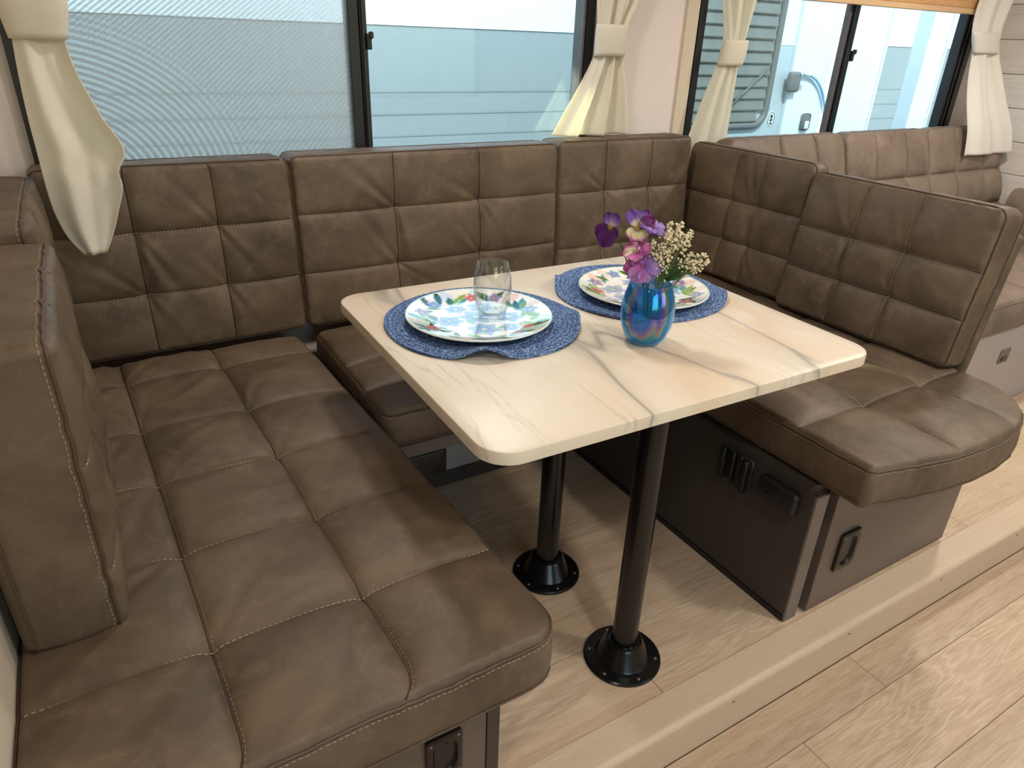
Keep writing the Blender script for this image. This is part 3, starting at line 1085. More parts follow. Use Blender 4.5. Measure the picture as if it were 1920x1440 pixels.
# black plastic fittings on the table side
hb = obj('leg_clip', MB().rbox(1.256, 1.2645, 0.905, 1.005, 0.285, 0.372, 0.003, 1), PLASTIC, base, 40, label='black plastic leg clip')
for ya, yb, xa in ((0.908, 0.922, 1.236), (0.932, 0.946, 1.246), (0.955, 0.962, 1.244), (0.985, 1.002, 1.242)):
    obj('clip_rib', MB().rbox(xa, 1.2555, ya, yb, 0.283, 0.374, 0.002, 1), PLASTIC, hb, 40)
lb = obj('table_ledge_bracket', MB().rbox(1.238, 1.2645, 0.762, 0.872, 0.305, 0.366, 0.010, 3), PLASTIC, base, 40, label='black plastic ledge bracket')
for sy in (0.84, 0.795):
    obj('screw', MB().lathe([(0.0001, 0.0015), (0.004, 0.001), (0.005, 0.0)], 10, Matrix.Translation((1.2378, sy, 0.33)) @ Matrix.Rotation(-PI / 2, 4, 'Y')), BLACK, lb, 40)
Mb = Matrix.Translation((2.025, 1.42, 0.63)) @ Matrix.Rotation(math.atan2(0.062, 0.418), 4, 'Y')
obj('back_panel', MB().rbox(-0.018, 0.024, -0.575, 0.10, -0.22, 0.235, 0.012, 3, Mb), LEATHER, base, 40, label='leather covered backrest panel')

# ------------------------------------------------------------------ table
tb = thing('dining_table', 'cream marble patterned dinette table with rounded corners on two black pedestal legs', 'table', (0.853, 1.083, 0))
tw, td, tr_, tz = 0.872, 0.752, 0.055, 0.745
outl = []
for cx, cy, a0 in ((1, 1, 0), (-1, 1, 90), (-1, -1, 180), (1, -1, 270)):
    for k in range(9):
        a = math.radians(a0 + 90 * k / 8)
        outl.append((cx * (tw / 2 - tr_) + tr_ * math.cos(a), cy * (td / 2 - tr_) + tr_ * math.sin(a)))
rings = [(0.0, -0.022), (0.0, -0.004), (0.0012, -0.0012), (0.004, 0.0)]
mb = MB()
vs_, fs_ = [], []
no = len(outl)
for ins, z in rings:
    for (x, y) in outl:
        l = math.hypot(x, y)
        vs_.append((x * (1 - ins / l), y * (1 - ins / l), z))
for i in range(len(rings) - 1):
    for k in range(no):
        fs_.append((i * no + k, i * no + (k + 1) % no, (i + 1) * no + (k + 1) % no, (i + 1) * no + k))
fs_.append(tuple(range(no - 1, -1, -1)))
fs_.append(tuple((len(rings) - 1) * no + k for k in range(no)))
mb.add(vs_, fs_)
top = obj('tabletop', mb, TABLE, tb, 40, True)
top.location = (0, 0, tz)
top.rotation_euler = (0, 0, -0.018)
for ly, lab in ((0.842, None), (1.165, None)):
    Mx = Matrix.Translation((0.845, ly, 0))
    lg = obj('leg', MB().lathe([(0.0285, 0.045), (0.0285, 0.690)], 40, Mx, True, True), BLACK, tb, 40)
    fg = obj('floor_flange', MB().lathe([(0.0001, 0.001), (0.089, 0.001), (0.089, 0.005), (0.086, 0.008), (0.062, 0.0095), (0.060, 0.012), (0.044, 0.050), (0.040, 0.056), (0.034, 0.058), (0.0300, 0.058), (0.0300, 0.03)], 56, Mx), BLACK, lg, 35)
    tc_ = obj('top_flange', MB().lathe([(0.0300, 0.69), (0.036, 0.668), (0.042, 0.672), (0.056, 0.705), (0.085, 0.715), (0.085, 0.7225), (0.0001, 0.7225)], 48, Mx), BLACK, lg, 35)
    for k in range(6):
        a = math.radians(20 + 60 * k)
        obj('screw', MB().lathe([(0.0001, 0.0016), (0.003, 0.0013), (0.0042, 0.0)], 10, Matrix.Translation((0.845 + 0.076 * math.cos(a), ly + 0.076 * math.sin(a), 0.0088))), STEEL, lg, 40)

# ------------------------------------------------------------------ second sofa
sofa = thing('sofa', 'leather sofa under the second window, behind the right bench', 'sofa', (2.95, 1.5, 0))
obj('base', MB().rbox(2.165, 3.915, 1.120, 1.70, 0.002, 0.362, 0.004, 2), TAUPE, sofa)
lt = obj('recessed_latch', MB().rbox(2.895, 2.965, 1.116, 1.1195, 0.205, 0.262, 0.001, 1), plain('grey_latch', srgb(118, 112, 110), 0.35, 0.5), sofa, label='small grey recessed latch')
obj('latch_cup', MB().rbox(2.908, 2.952, 1.1135, 1.1155, 0.214, 0.232, 0.001, 1), BLACK, lt)
lay = Vector((0, 0.16, 0.478))
bfr = frame_from((0, 0, 0), (1, 0, 0), lay)


def sofa_part(name, M4, w, h, t, us, vs, seed, **kw):
    c = cushion(name, 'x', 'x', M4, w, h, t, us, vs, mat=LEATHER_LIT, seed=seed, res=0.012, piping2=False, **kw)
    for k in ('label', 'category'):
        del c[k]
    c.matrix_world = Matrix.Translation((-2.95, -1.5, 0)) @ M4
    c.parent = sofa
    # a part is a mesh of its own: the cover takes the place of the empty
    kids = [o for o in COL.objects if o.parent == c]
    cov = [o for o in kids if o.name.split('.')[0] == 'cover'][0]
    cov.name = name
    cov.parent = sofa
    cov.matrix_local = c.matrix_local
    for o in kids:
        if o is not cov:
            o.parent = cov
    nm = c.name
    bpy.data.objects.remove(c)
    cov.name = name
    return cov


for k, (xa, xb, us) in enumerate(((2.03, 2.692, (0.28, 0.49)), (2.698, 3.285, (0.20, 0.42)), (3.291, 3.895, (0.22, 0.44)))):
    nrm = Vector((bfr[0][2], bfr[1][2], bfr[2][2]))
    o = Vector((xa, 1.705, 0.50)) - nrm * 0.10
    cv = sofa_part('backrest', frame_from(o, (1, 0, 0), lay), xb - xa, lay.length, 0.10, us, (0.14, 0.30), 41 + k, r=(0.02, 0.02, 0.05, 0.05), puff=0.020, groove=0.010, dimple=0.006, crease=(), stitches=False, bulge=0.012, pipe=0.0016)
for k, (xa, xb) in enumerate(((2.165, 3.00), (3.004, 3.735))):
    sofa_part('seat', frame_from((xa, 1.10, 0.365), (1, 0, 0), (0, 1, 0)), xb - xa, 0.60, 0.125, (0.25, 0.5), (0.2, 0.4), 51 + k, r=(0.03, 0.03, 0.03, 0.03), puff=0.015, dimple=0.006, stitches=False, bulge=0.012, pipe=0.0016)
arm = []
for k in range(24):
    a = 2 * PI * k / 24
    c, s_ = math.cos(a), math.sin(a)
    arm.append((3.825 + 0.088 * math.copysign(abs(c) ** 0.6, c), 0.55 + 0.165 * math.copysign(abs(s_) ** 0.6, s_)))
bm = bmesh.new()
R = []
for (y, s_) in ((1.10, 0.80), (1.105, 0.92), (1.13, 1.0), (1.40, 1.0), (1.66, 1.0)):
    R.append([bm.verts.new((3.835 + (p - 3.835) * s_, y, 0.55 + (q - 0.55) * s_)) for p, q in arm])
for a, b in zip(R[:-1], R[1:]):
    for k in range(24):
        bm.faces.new((a[k], a[(k + 1) % 24], b[(k + 1) % 24], b[k]))
bm.faces.new(R[0]); bm.faces.new(R[-1])
bmesh.ops.recalc_face_normals(bm, faces=bm.faces[:])
obj('armrest', MB().bm(bm), LEATHER_LIT, sofa, 60)


# ------------------------------------------------------------------ curtains
def cat(xs, ys, x):
    xs = np.array(xs, float); ys = np.array(ys, float)
    m = np.gradient(ys, xs)
    i = np.clip(np.searchsorted(xs, x) - 1, 0, len(xs) - 2)
    hh = xs[i + 1] - xs[i]
    t = (x - xs[i]) / hh
    return (2 * t**3 - 3 * t**2 + 1) * ys[i] + (t**3 - 2 * t**2 + t) * hh * m[i] + (-2 * t**3 + 3 * t**2) * ys[i + 1] + (t**3 - t**2) * hh * m[i + 1]


def curtain(label, rows, folds, mat, tie, group=None, thick=0.0022, ph=0.6, cloth='curtain_panel'):
    """rows from the top down: z, x left, x right, y, fold depth. tie: index pair z-range of the tieback"""
    rows = rows[::-1]
    zs = [q[0] for q in rows]
    zz = np.linspace(zs[0], zs[-1], 90)
    xl, xr, yy, am = [cat(zs, [q[i] for q in rows], zz) for i in (1, 2, 3, 4)]
    s = np.linspace(0, 1, 90)
    S, Zi = np.meshgrid(s, np.arange(len(zz)), indexing='ij')
    X = xl[Zi] + (xr - xl)[Zi] * S
    f = np.sin(2 * PI * folds * S + ph + 0.6 * np.sin(zz[Zi] * 7)) + 0.35 * np.sin(2 * PI * folds * 2.3 * S + 1.0 + zz[Zi] * 5)
    Y = yy[Zi] + am[Zi] * f
    G = np.stack([X, Y, zz[Zi]], -1)
    t = thing('curtain', label, 'curtain', (float(np.mean(xl)), float(np.mean(yy)), float(zs[0])), group)
    mb = MB().grid(G)
    o = obj(cloth, mb, mat, t, 180)
    md = o.modifiers.new('thickness', 'SOLIDIFY'); md.thickness = thick; md.offset = 0
    z0, z1 = tie
    zc = np.linspace(z0, z1, 8)
    n = 40
    R = []
    for q, z in enumerate(zc):
        a = float(cat(zs, [q_[1] for q_ in rows], np.array([z]))[0]); b = float(cat(zs, [q_[2] for q_ in rows], np.array([z]))[0])
        yc = float(cat(zs, [q_[3] for q_ in rows], np.array([z]))[0]); dp = float(cat(zs, [q_[4] for q_ in rows], np.array([z]))[0])
        e = 0.004 * math.sin(PI * q / 7)
        R.append([((a + b) / 2 + ((b - a) / 2 + 0.004 + e) * math.copysign(abs(math.cos(2 * PI * k / n)) ** 0.7, math.cos(2 * PI * k / n)),
                   yc + (dp * 1.35 + 0.005 + e) * math.copysign(abs(math.sin(2 * PI * k / n)) ** 0.8, math.sin(2 * PI * k / n)), z) for k in range(n)])
    mb = MB().grid(np.array(R), wrap=True)
    tbk = obj('tieback', mb, mat, t, 180)
    md = tbk.modifiers.new('thickness', 'SOLIDIFY'); md.thickness = 0.003; md.offset = 0
    hem = MB()
    return t


curtain('cream curtain at the far left of the dinette, its pointed end hanging over a cushion',
        [(1.74, -0.10, 0.06, 1.84, 0.012), (1.50, -0.085, 0.04, 1.835, 0.012), (1.315, -0.076, 0.030, 1.83, 0.010), (1.242, -0.073, 0.018, 1.825, 0.008), (1.20, -0.076, 0.022, 1.82, 0.009), (1.10, -0.080, 0.052, 1.81, 0.013),
         (1.015, -0.080, 0.080, 1.805, 0.016), (0.985, -0.080, 0.062, 1.80, 0.016), (0.955, -0.080, 0.064, 1.80, 0.014), (0.90, -0.076, 0.046, 1.80, 0.012), (0.845, -0.062, 0.024, 1.80, 0.010), (0.806, -0.040, 0.004, 1.80, 0.006)],
        1.1, CURTAIN, (1.244, 1.335), ph=2.6)
curtain('cream curtain gathered by a tieback between the two windows, glowing in the daylight',
        [(1.74, 1.46, 1.74, 1.985, 0.016), (1.50, 1.475, 1.68, 1.985, 0.016), (1.39, 1.485, 1.638, 1.985, 0.014), (1.325, 1.494, 1.606, 1.985, 0.012), (1.232, 1.491, 1.598, 1.985, 0.012), (1.16, 1.455, 1.612, 1.985, 0.015),
         (1.06, 1.392, 1.632, 1.988, 0.018), (0.990, 1.345, 1.642, 1.990, 0.018)],
        2.6, CURTAIN, (1.234, 1.326), ph=0.4)
curtain('pale beige curtain tied back at the left edge of the second window',
        [(1.74, 2.0, 2.21, 1.970, 0.014), (1.55, 2.01, 2.19, 1.970, 0.014), (1.42, 2.018, 2.175, 1.970, 0.012), (1.296, 2.046, 2.150, 1.970, 0.010), (1.21, 2.032, 2.138, 1.970, 0.010), (1.13, 2.005, 2.145, 1.975, 0.012),
         (1.02, 1.975, 2.158, 1.985, 0.012), (0.93, 1.950, 2.165, 1.992, 0.011), (0.88, 1.940, 2.168, 1.992, 0.011)],
        2.0, CURTAIN, (1.212, 1.297), ph=1.2)
curtain('white curtain with a tieback in the far right corner, hanging over the sofa back',
        [(1.74, 3.64, 3.90, 1.970, 0.012), (1.58, 3.62, 3.88, 1.970, 0.012), (1.49, 3.59, 3.835, 1.968, 0.012), (1.368, 3.595, 3.80, 1.96, 0.010), (1.282, 3.632, 3.82, 1.95, 0.010), (1.20, 3.585, 3.815, 1.91, 0.012),
         (1.10, 3.545, 3.825, 1.865, 0.013), (0.95, 3.515, 3.87, 1.805, 0.010), (0.858, 3.50, 3.895, 1.785, 0.008)],
        1.6, CURTAIN_W, (1.284, 1.37), ph=0.9)


# ------------------------------------------------------------------ table setting
def placemat(label, cx, cy, R, waves, seed):
    rg = np.random.RandomState(seed)
    nr_, na = 110, 220
    rr = np.linspace(0.001, R, nr_)
    aa = np.linspace(0, 2 * PI, na, endpoint=False)
    RR, AA = np.meshgrid(rr, aa, indexing='ij')
    lift = np.zeros_like(RR)
    for (deg, wdt, h, start) in waves:
        dlt = (AA - math.radians(deg) + PI) % (2 * PI) - PI
        k = np.clip((RR - start) / (R - start), 0, 1)
        lift += h * k ** 1.5 * np.exp(-(dlt / wdt) ** 2)
    ridge = 0.0013 * np.abs(np.sin(PI * RR / 0.0098)) ** 0.6 + 0.0004 * np.sin(RR * 900) * np.sin(AA * RR * 520 / 1.0)
    Rw = RR * (1 + 0.012 * (RR / R) ** 2 * (np.sin(3 * AA + seed) + 0.6 * np.sin(5 * AA + 2 * seed)))
    top_ = np.stack([Rw * np.cos(AA), Rw * np.sin(AA), 0.0045 + lift + ridge], -1)
    bot = np.stack([Rw * np.cos(AA), Rw * np.sin(AA), 0.0004 + lift - 0.3 * ridge + 0.0004], -1)
    mb = MB()
    mb.grid(top_, wrap=True)
    mb.grid(bot, flip=True, wrap=True)
    o1, o2 = (nr_ - 1) * na, nr_ * na + (nr_ - 1) * na
    for k in range(na):
        k2 = (k + 1) % na
        mb.f.append((o1 + k, o1 + k2, o2 + k2, o2 + k))
    mb.f.append(tuple(range(na)))
    o = obj('placemat', mb, MATM, None, 60)
    tag(o, label, 'placemat', 'blue placemats')
    o.location = (cx, cy, tz)
    return o


placemat('blue braided round placemat under the near plate and glass, front edge rippled', 0.650, 1.185, 0.203, [(-117, 0.20, 0.024, 0.12), (-28, 0.28, 0.016, 0.14), (160, 0.3, 0.004, 0.12)], 4)
placemat('blue braided round placemat behind the vase under the far plate', 1.078, 1.195, 0.203, [(142, 0.22, 0.020, 0.13), (-150, 0.25, 0.004, 0.13), (-40, 0.22, 0.012, 0.14)], 9)


def leaf_shape(x, y, cx, cy, a, L, W):
    dx, dy = x - cx, y - cy
    u = (dx * math.cos(a) + dy * math.sin(a)) / L
    v = (-dx * math.sin(a) + dy * math.cos(a)) / W
    ins = (u > 0) & (u < 1)
    wid = np.sin(PI * np.clip(u, 0, 1)) ** 0.8 * (1 - 0.3 * np.clip(u, 0, 1))
    return ins & (np.abs(v) < wid), u, np.abs(v) / np.maximum(wid, 1e-3)


def lin(r, g, b):
    return np.array(srgb(r, g, b)[:3])


def plate(label, cx, cy, R, seed, rot, z0):
    rg = np.random.RandomState(seed)
    prof_r = np.array([0.0, 0.55, 0.66, 0.72, 0.80, 0.92, 0.985, 1.0, 1.0])
    prof_z = np.array([0.006, 0.006, 0.0065, 0.0085, 0.0115, 0.0165, 0.0195, 0.0195, 0.018])
    nr_, na = 100, 260
    rr = np.linspace(0.004, 0.997, nr_)
    aa = np.linspace(0, 2 * PI, na, endpoint=False)
    RR, AA = np.meshgrid(rr, aa, indexing='ij')
    ZZ = np.interp(RR, prof_r, prof_z)
    X, Y = RR * np.cos(AA), RR * np.sin(AA)
    C = np.tile(lin(244, 242, 236), (nr_, na, 1))
    def paint(mask, col):
        C[mask] = col
    # soft pink and aqua washes on the rim
    for k in range(12):
        a = k * PI / 6 + rg.rand() * 0.3
        m, u, v = leaf_shape(X, Y, 0.66 * math.cos(a), 0.66 * math.sin(a), a + rg.randn() * 0.3, 0.36, 0.12)
        paint(m, [lin(238, 206, 190), lin(206, 232, 232), lin(214, 222, 240), lin(240, 224, 208)][k % 4])
    greens = [lin(64, 120, 40), lin(120, 164, 60), lin(38, 96, 76), lin(150, 186, 92), lin(70, 150, 150), lin(40, 104, 50)]
    for k in range(44):
        a = rg.rand() * 2 * PI
        r0 = 0.56 + 0.22 * rg.rand()
        ang = a + rg.choice([-1, 1]) * (0.5 + 0.9 * rg.rand())
        m, u, v = leaf_shape(X, Y, r0 * math.cos(a), r0 * math.sin(a), ang, 0.20 + 0.16 * rg.rand(), 0.045 + 0.03 * rg.rand())
        g = greens[rg.randint(6)]
        paint(m, g)
        paint(m & (v < 0.14), g * 0.55)
        paint(m & (v > 0.84), np.minimum(g * 1.6, 1))
    # blooms: blue lavender in the middle, mauve and coral on the rim
    def bloom(bx, by, s, base, tip, ctr, n=5):
        ph = rg.rand() * 6
        for k in range(n):
            a = ph + 2 * PI * k / n
            m, u, v = leaf_shape(X, Y, bx, by, a, s, s * 0.36)
            uu = np.clip(u[m], 0, 1)[:, None]
            C[m] = base * (1 - uu) + tip * uu
            paint(m & (v > 0.86), base * 0.65)
            paint(m & (v < 0.06), base * 0.75)
        paint((X - bx) ** 2 + (Y - by) ** 2 < (s * 0.16) ** 2, ctr)
    for k in range(9):
        a = k * 2 * PI / 9 + rg.rand() * 0.4
        r0 = 0.70 + 0.12 * rg.rand()
        c = [(lin(120, 92, 156), lin(176, 160, 206)), (lin(206, 84, 110), lin(236, 170, 160)), (lin(96, 128, 190), lin(170, 196, 226))][k % 3]
        bloom(r0 * math.cos(a), r0 * math.sin(a), 0.10 + 0.05 * rg.rand(), c[0], c[1], lin(232, 214, 120))
    for (bx, by, s) in ((0.02, 0.06, 0.27), (-0.36, 0.22, 0.22), (0.36, 0.26, 0.22), (-0.26, -0.30, 0.24), (0.32, -0.26, 0.23), (0.04, 0.46, 0.18), (0.03, -0.52, 0.16)):
        bloom(bx, by, s, lin(112, 138, 198), lin(182, 204, 232), lin(222, 226, 190), 6)
    for k in range(16):
        a = rg.rand() * 2 * PI
        r0 = 0.12 + 0.40 * rg.rand()
        m, u, v = leaf_shape(X, Y, r0 * math.cos(a), r0 * math.sin(a), rg.rand() * 6.28, 0.13, 0.028)
        paint(m, [lin(120, 176, 150), lin(110, 164, 190), lin(150, 190, 120)][k % 3])
    paint(RR > 0.972, lin(206, 226, 214))
    ca_, sa_ = math.cos(rot), math.sin(rot)
    topg = np.stack([R * (X * ca_ - Y * sa_), R * (X * sa_ + Y * ca_), ZZ], -1)
    mb = MB().grid(topg, wrap=True)
    mb.f.append(tuple(range(na)))
    cols = C.reshape(-1, 3)
    under = [(1.0, 0.0190), (1.003, 0.0175), (0.99, 0.0155), (0.92, 0.0125), (0.80, 0.0075), (0.70, 0.0035), (0.64, 0.0010), (0.62, 0.0), (0.59, 0.0), (0.58, 0.002), (0.01, 0.002)]
    off = len(mb.v)
    ug_ = np.array([[(R * r_ * (math.cos(a) * ca_ - math.sin(a) * sa_), R * r_ * (math.cos(a) * sa_ + math.sin(a) * ca_), z_) for a in aa] for r_, z_ in under])
    mb.grid(ug_, wrap=True)
    o1 = (nr_ - 1) * na
    for k in range(na):
        k2 = (k + 1) % na
        mb.f.append((o1 + k, o1 + k2, off + k2, off + k))
    mb.f.append(tuple(off + (len(under) - 1) * na + k for k in range(na)))
    mb.c = np.concatenate([cols, np.tile(lin(232, 232, 222), (len(under) * na, 1))])
    # polar rings run outward, so the faces must look up
    o = obj('dinner_plate', mb, PLATEM, None, 50, fixn=True)
    tag(o, label, 'plate', 'floral plates')
    o.location = (cx, cy, z0)
    return o


PZ = tz + 0.0066
plate('floral dinner plate with green leaves on the near placemat, under the clear glass', 0.638, 1.178, 0.151, 3, 0.4, PZ)
plate('floral dinner plate on the far placemat, partly hidden by the vase', 1.066, 1.165, 0.151, 8, 1.9, PZ)

# stemless tumbler on the near plate
gz = PZ + 0.0066
prof = [(0.0001, 0.0), (0.026, 0.0), (0.0285, 0.002), (0.0275, 0.006), (0.0290, 0.014), (0.0345, 0.032), (0.0385, 0.052), (0.0395, 0.066), (0.0380, 0.086), (0.0345, 0.106), (0.0325, 0.117),
        (0.0318, 0.1175), (0.0312, 0.117), (0.0332, 0.106), (0.0367, 0.086), (0.0382, 0.066), (0.0372, 0.052), (0.0330, 0.032), (0.0270, 0.016), (0.0220, 0.012), (0.0001, 0.011)]
o = obj('drinking_glass', MB().lathe(prof, 64), TUMBLER, None, 50, fixn=True)
o.location = (0.663, 1.168, gz)
tag(o, 'clear stemless drinking glass standing on the near floral plate', 'glass')

# vase
prof = [(0.0001, 0.0), (0.026, 0.0), (0.031, 0.002), (0.040, 0.014), (0.0485, 0.034), (0.0530, 0.056), (0.0525, 0.075), (0.0480, 0.097), (0.0425, 0.114), (0.0400, 0.122),
        (0.0392, 0.1228), (0.0384, 0.122), (0.0408, 0.114), (0.0463, 0.097), (0.0505, 0.075), (0.0508, 0.056), (0.0465, 0.035), (0.038, 0.016), (0.026, 0.008), (0.0001, 0.007)]
VX, VY = 0.890, 0.952
vz = tz + 0.0003
o = obj('flower_vase', MB().lathe(prof, 72), VASEM, None, 50, fixn=True)
o.location = (VX, VY, vz)
tag(o, 'iridescent blue glass vase holding flowers on the table', 'vase')


# ------------------------------------------------------------------ flowers
def petal(mb, cols, M, L, W, cup, curl, ruf, ramp_, seed, pinch=0.15, edge=None, ns=14, nq=13):
    rg = np.random.RandomState(seed)
    s = np.linspace(0, 1, ns)
    q = np.linspace(-1, 1, nq)
    S, Q = np.meshgrid(s, q, indexing='ij')
    wid = W * (pinch + (1 - pinch) * np.sin(PI * np.clip(S * 0.86 + 0.02, 0, 1)) ** 0.75) * np.where(S > 0.75, np.sqrt(np.maximum(1 - ((S - 0.75) / 0.27) ** 2, 0.02)), 1)
    X = wid * Q
    Y = L * S * (1 - 0.06 * Q ** 2)
    p = rg.rand() * 6
    Z = cup * (Q ** 2) * S + curl * S ** 2 + ruf * S ** 2 * (np.sin(Q * 5 + p) + 0.6 * np.sin(Q * 9 + 2 * p))
    off = len(mb.v)
    G = np.stack([X, Y, Z], -1).reshape(-1, 3)
    G = [M @ Vector(v) for v in G]
    fs = []
    for i in range(ns - 1):
        for j in range(nq - 1):
            fs.append((i * nq + j, i * nq + j + 1, (i + 1) * nq + j + 1, (i + 1) * nq + j))
    mb.add(G, fs)
    pos = [r_[0] for r_ in ramp_]
    rad = np.clip(S + 0.12 * np.abs(Q) - 0.05, 0, 1)
    for a, b in zip(rad.ravel(), Q.ravel()):
        c = np.array([np.interp(a, pos, [r_[1][k] for r_ in ramp_]) for k in range(3)])
        if edge is not None and abs(b) > 0.7:
            c = c * (1 - (abs(b) - 0.7) / 0.3 * 0.6) + edge * (abs(b) - 0.7) / 0.3 * 0.6
        cols.append(c)


PURPLE = lin(92, 28, 112); VIOLET = lin(128, 84, 178); LAV = lin(168, 140, 210); CREAM = lin(226, 212, 170); PINK = lin(196, 90, 170); MAG = lin(150, 40, 120); YEL = lin(206, 176, 70); DARK = lin(56, 18, 62); BLUSH = lin(222, 150, 190)
camp = Vector((0, 0, 1.28))


def pansy(label, c, face, petals, stem_to, spin=0.0):
    """petals: (angle, length, half width, cup, curl, ruffle, ramp, lift)"""
    c = Vector(c)
    n = Vector(face).normalized()
    up = Vector((0, 0, 1))
    x = up.cross(n).normalized()
    y = n.cross(x)
    F = Matrix(((x.x, y.x, n.x, c.x), (x.y, y.y, n.y, c.y), (x.z, y.z, n.z, c.z), (0, 0, 0, 1)))
    t = thing('pansy', label, 'flower', c, 'silk pansies in the blue vase')
    for k, (ang, L, W, cup, curl, ruf, rp, lift) in enumerate(petals):
        mb = MB(); cols = []
        M = F @ Matrix.Rotation(math.radians(ang + spin), 4, 'Z') @ Matrix.Translation((0, 0.002, 0.001 * lift)) @ Matrix.Rotation(math.radians(6 * lift), 4, 'X')
        petal(mb, cols, M, L, W, cup, curl, ruf, rp, k + int(abs(c.x) * 1000))
        mb.c = cols
        o = obj('petal', mb, PETALM, t, 180)
        md = o.modifiers.new('thickness', 'SOLIDIFY'); md.thickness = 0.0006; md.offset = 0
    obj('flower_centre', MB().lathe([(0.0001, 0.005), (0.0016, 0.0042), (0.0024, 0.0015), (0.002, -0.002), (0.0001, -0.003)], 12, F), plain('yellow_centre', srgb(150, 118, 44), 0.6), t, 60)
    p0 = c - n * 0.002
    p3 = Vector(stem_to)
    pts = []
    for k in range(15):
        s = k / 14
        a = p0 - n * 0.02; b = Vector((p3.x, p3.y, p3.z + 0.075))
        pts.append((1 - s) ** 3 * p0 + 3 * (1 - s) ** 2 * s * a + 3 * (1 - s) * s * s * b + s ** 3 * p3)
    obj('stem', MB().tube([tuple(p) for p in pts], 0.0013, 6), STEMM, t, 180)
    return t


tocam = (Vector((0, 0, 1.28)) - Vector((0.87, 0.97, 0.95))).normalized()
rt = Vector((0.766, -0.643, 0))      # to the right in the picture at the vase
sb = vz + 0.02
RV = [(0, CREAM), (0.22, CREAM), (0.4, VIOLET), (1, VIOLET)]
RP = [(0, YEL), (0.12, DARK), (0.3, PURPLE), (1, PURPLE * 1.1)]
RC = [(0, YEL), (0.15, lin(90, 60, 70)), (0.35, CREAM), (0.62, CREAM), (0.85, BLUSH), (1, PINK)]
RL = [(0, VIOLET), (0.5, LAV), (1, LAV)]
RK = [(0, MAG), (0.4, PINK), (1, BLUSH)]
RVP = [(0, CREAM), (0.3, LAV), (0.6, VIOLET), (1, PURPLE)]
RPL = [(0, PINK), (0.5, PINK * 0.6 + LAV * 0.4), (1, LAV)]
pansy('dark purple silk pansy on the left of the bouquet', (0.826, 1.010, 0.968), tocam - rt * 0.45 + Vector((0, 0, -0.1)),
      [(-20, 0.026, 0.013, 0.004, -0.002, 0.0015, RVP, 0), (22, 0.026, 0.013, 0.004, -0.002, 0.0015, RVP, 0), (125, 0.034, 0.016, 0.004, -0.004, 0.002, RP, 1), (165, 0.040, 0.019, 0.005, -0.006, 0.002, RP, 1), (215, 0.022, 0.012, 0.004, -0.004, 0.0015, RP, 1)], (VX - 0.012, VY + 0.010, sb))
pansy('topmost silk pansy with violet petals and a cream face, in the middle of the bouquet', (0.862, 0.976, 0.972), tocam + Vector((0, 0, 0.25)),
      [(32, 0.036, 0.014, 0.003, -0.004, 0.0015, RV, 0), (-30, 0.036, 0.015, 0.003, -0.004, 0.0015, RVP, 0), (-62, 0.032, 0.015, 0.004, -0.006, 0.002, [(0, CREAM), (0.3, PURPLE), (1, MAG * 0.8)], 1), (160, 0.028, 0.016, 0.004, -0.004, 0.002, RC, 2), (200, 0.028, 0.017, 0.004, -0.004, 0.002, RC, 2)], (VX - 0.002, VY + 0.004, sb))
pansy('pale lavender silk pansy seen from the side at the top right of the bouquet', (0.882, 0.960, 0.972), tocam * 0.35 + rt * 0.3 + Vector((0, 0, 0.75)),
      [(-60, 0.040, 0.019, 0.003, -0.010, 0.002, RL, 0), (-110, 0.034, 0.017, 0.003, -0.010, 0.002, RL, 0), (40, 0.024, 0.014, 0.004, -0.004, 0.002, RVP, 0), (140, 0.022, 0.013, 0.004, -0.003, 0.002, RVP, 1), (195, 0.022, 0.013, 0.004, -0.003, 0.002, RL, 1)], (VX + 0.008, VY + 0.008, sb))
pansy('pink and cream silk pansy facing up in the middle of the bouquet', (0.862, 0.968, 0.925), tocam * 0.5 + Vector((0, 0, 0.8)) - rt * 0.2,
      [(60, 0.030, 0.015, 0.004, 0.001, 0.002, [(0, DARK), (0.25, CREAM), (0.7, BLUSH), (1, PINK)], 0), (-10, 0.024, 0.013, 0.004, 0.002, 0.002, RK, 0), (-60, 0.028, 0.015, 0.004, 0.003, 0.002, RK, 1), (120, 0.028, 0.014, 0.004, -0.003, 0.002, RC, 1), (190, 0.026, 0.015, 0.004, -0.004, 0.002, RK, 2)], (VX - 0.010, VY - 0.006, sb))
pansy('lowest silk pansy, pink fading to lavender, leaning over the vase rim', (0.868, 0.955, 0.900), tocam * 0.7 + Vector((0, 0, 0.35)),
      [(95, 0.036, 0.020, 0.004, -0.008, 0.002, [(0, MAG), (0.4, PINK), (1, PINK)], 0), (40, 0.026, 0.016, 0.004, -0.002, 0.002, RPL, 0), (-20, 0.026, 0.016, 0.004, -0.002, 0.002, RL, 0), (-80, 0.036, 0.020, 0.004, -0.006, 0.002, RL, 1), (150, 0.034, 0.020, 0.005, -0.008, 0.002, RPL, 1), (205, 0.030, 0.018, 0.005, -0.008, 0.002, RL, 1)], (VX - 0.004, VY - 0.010, sb))


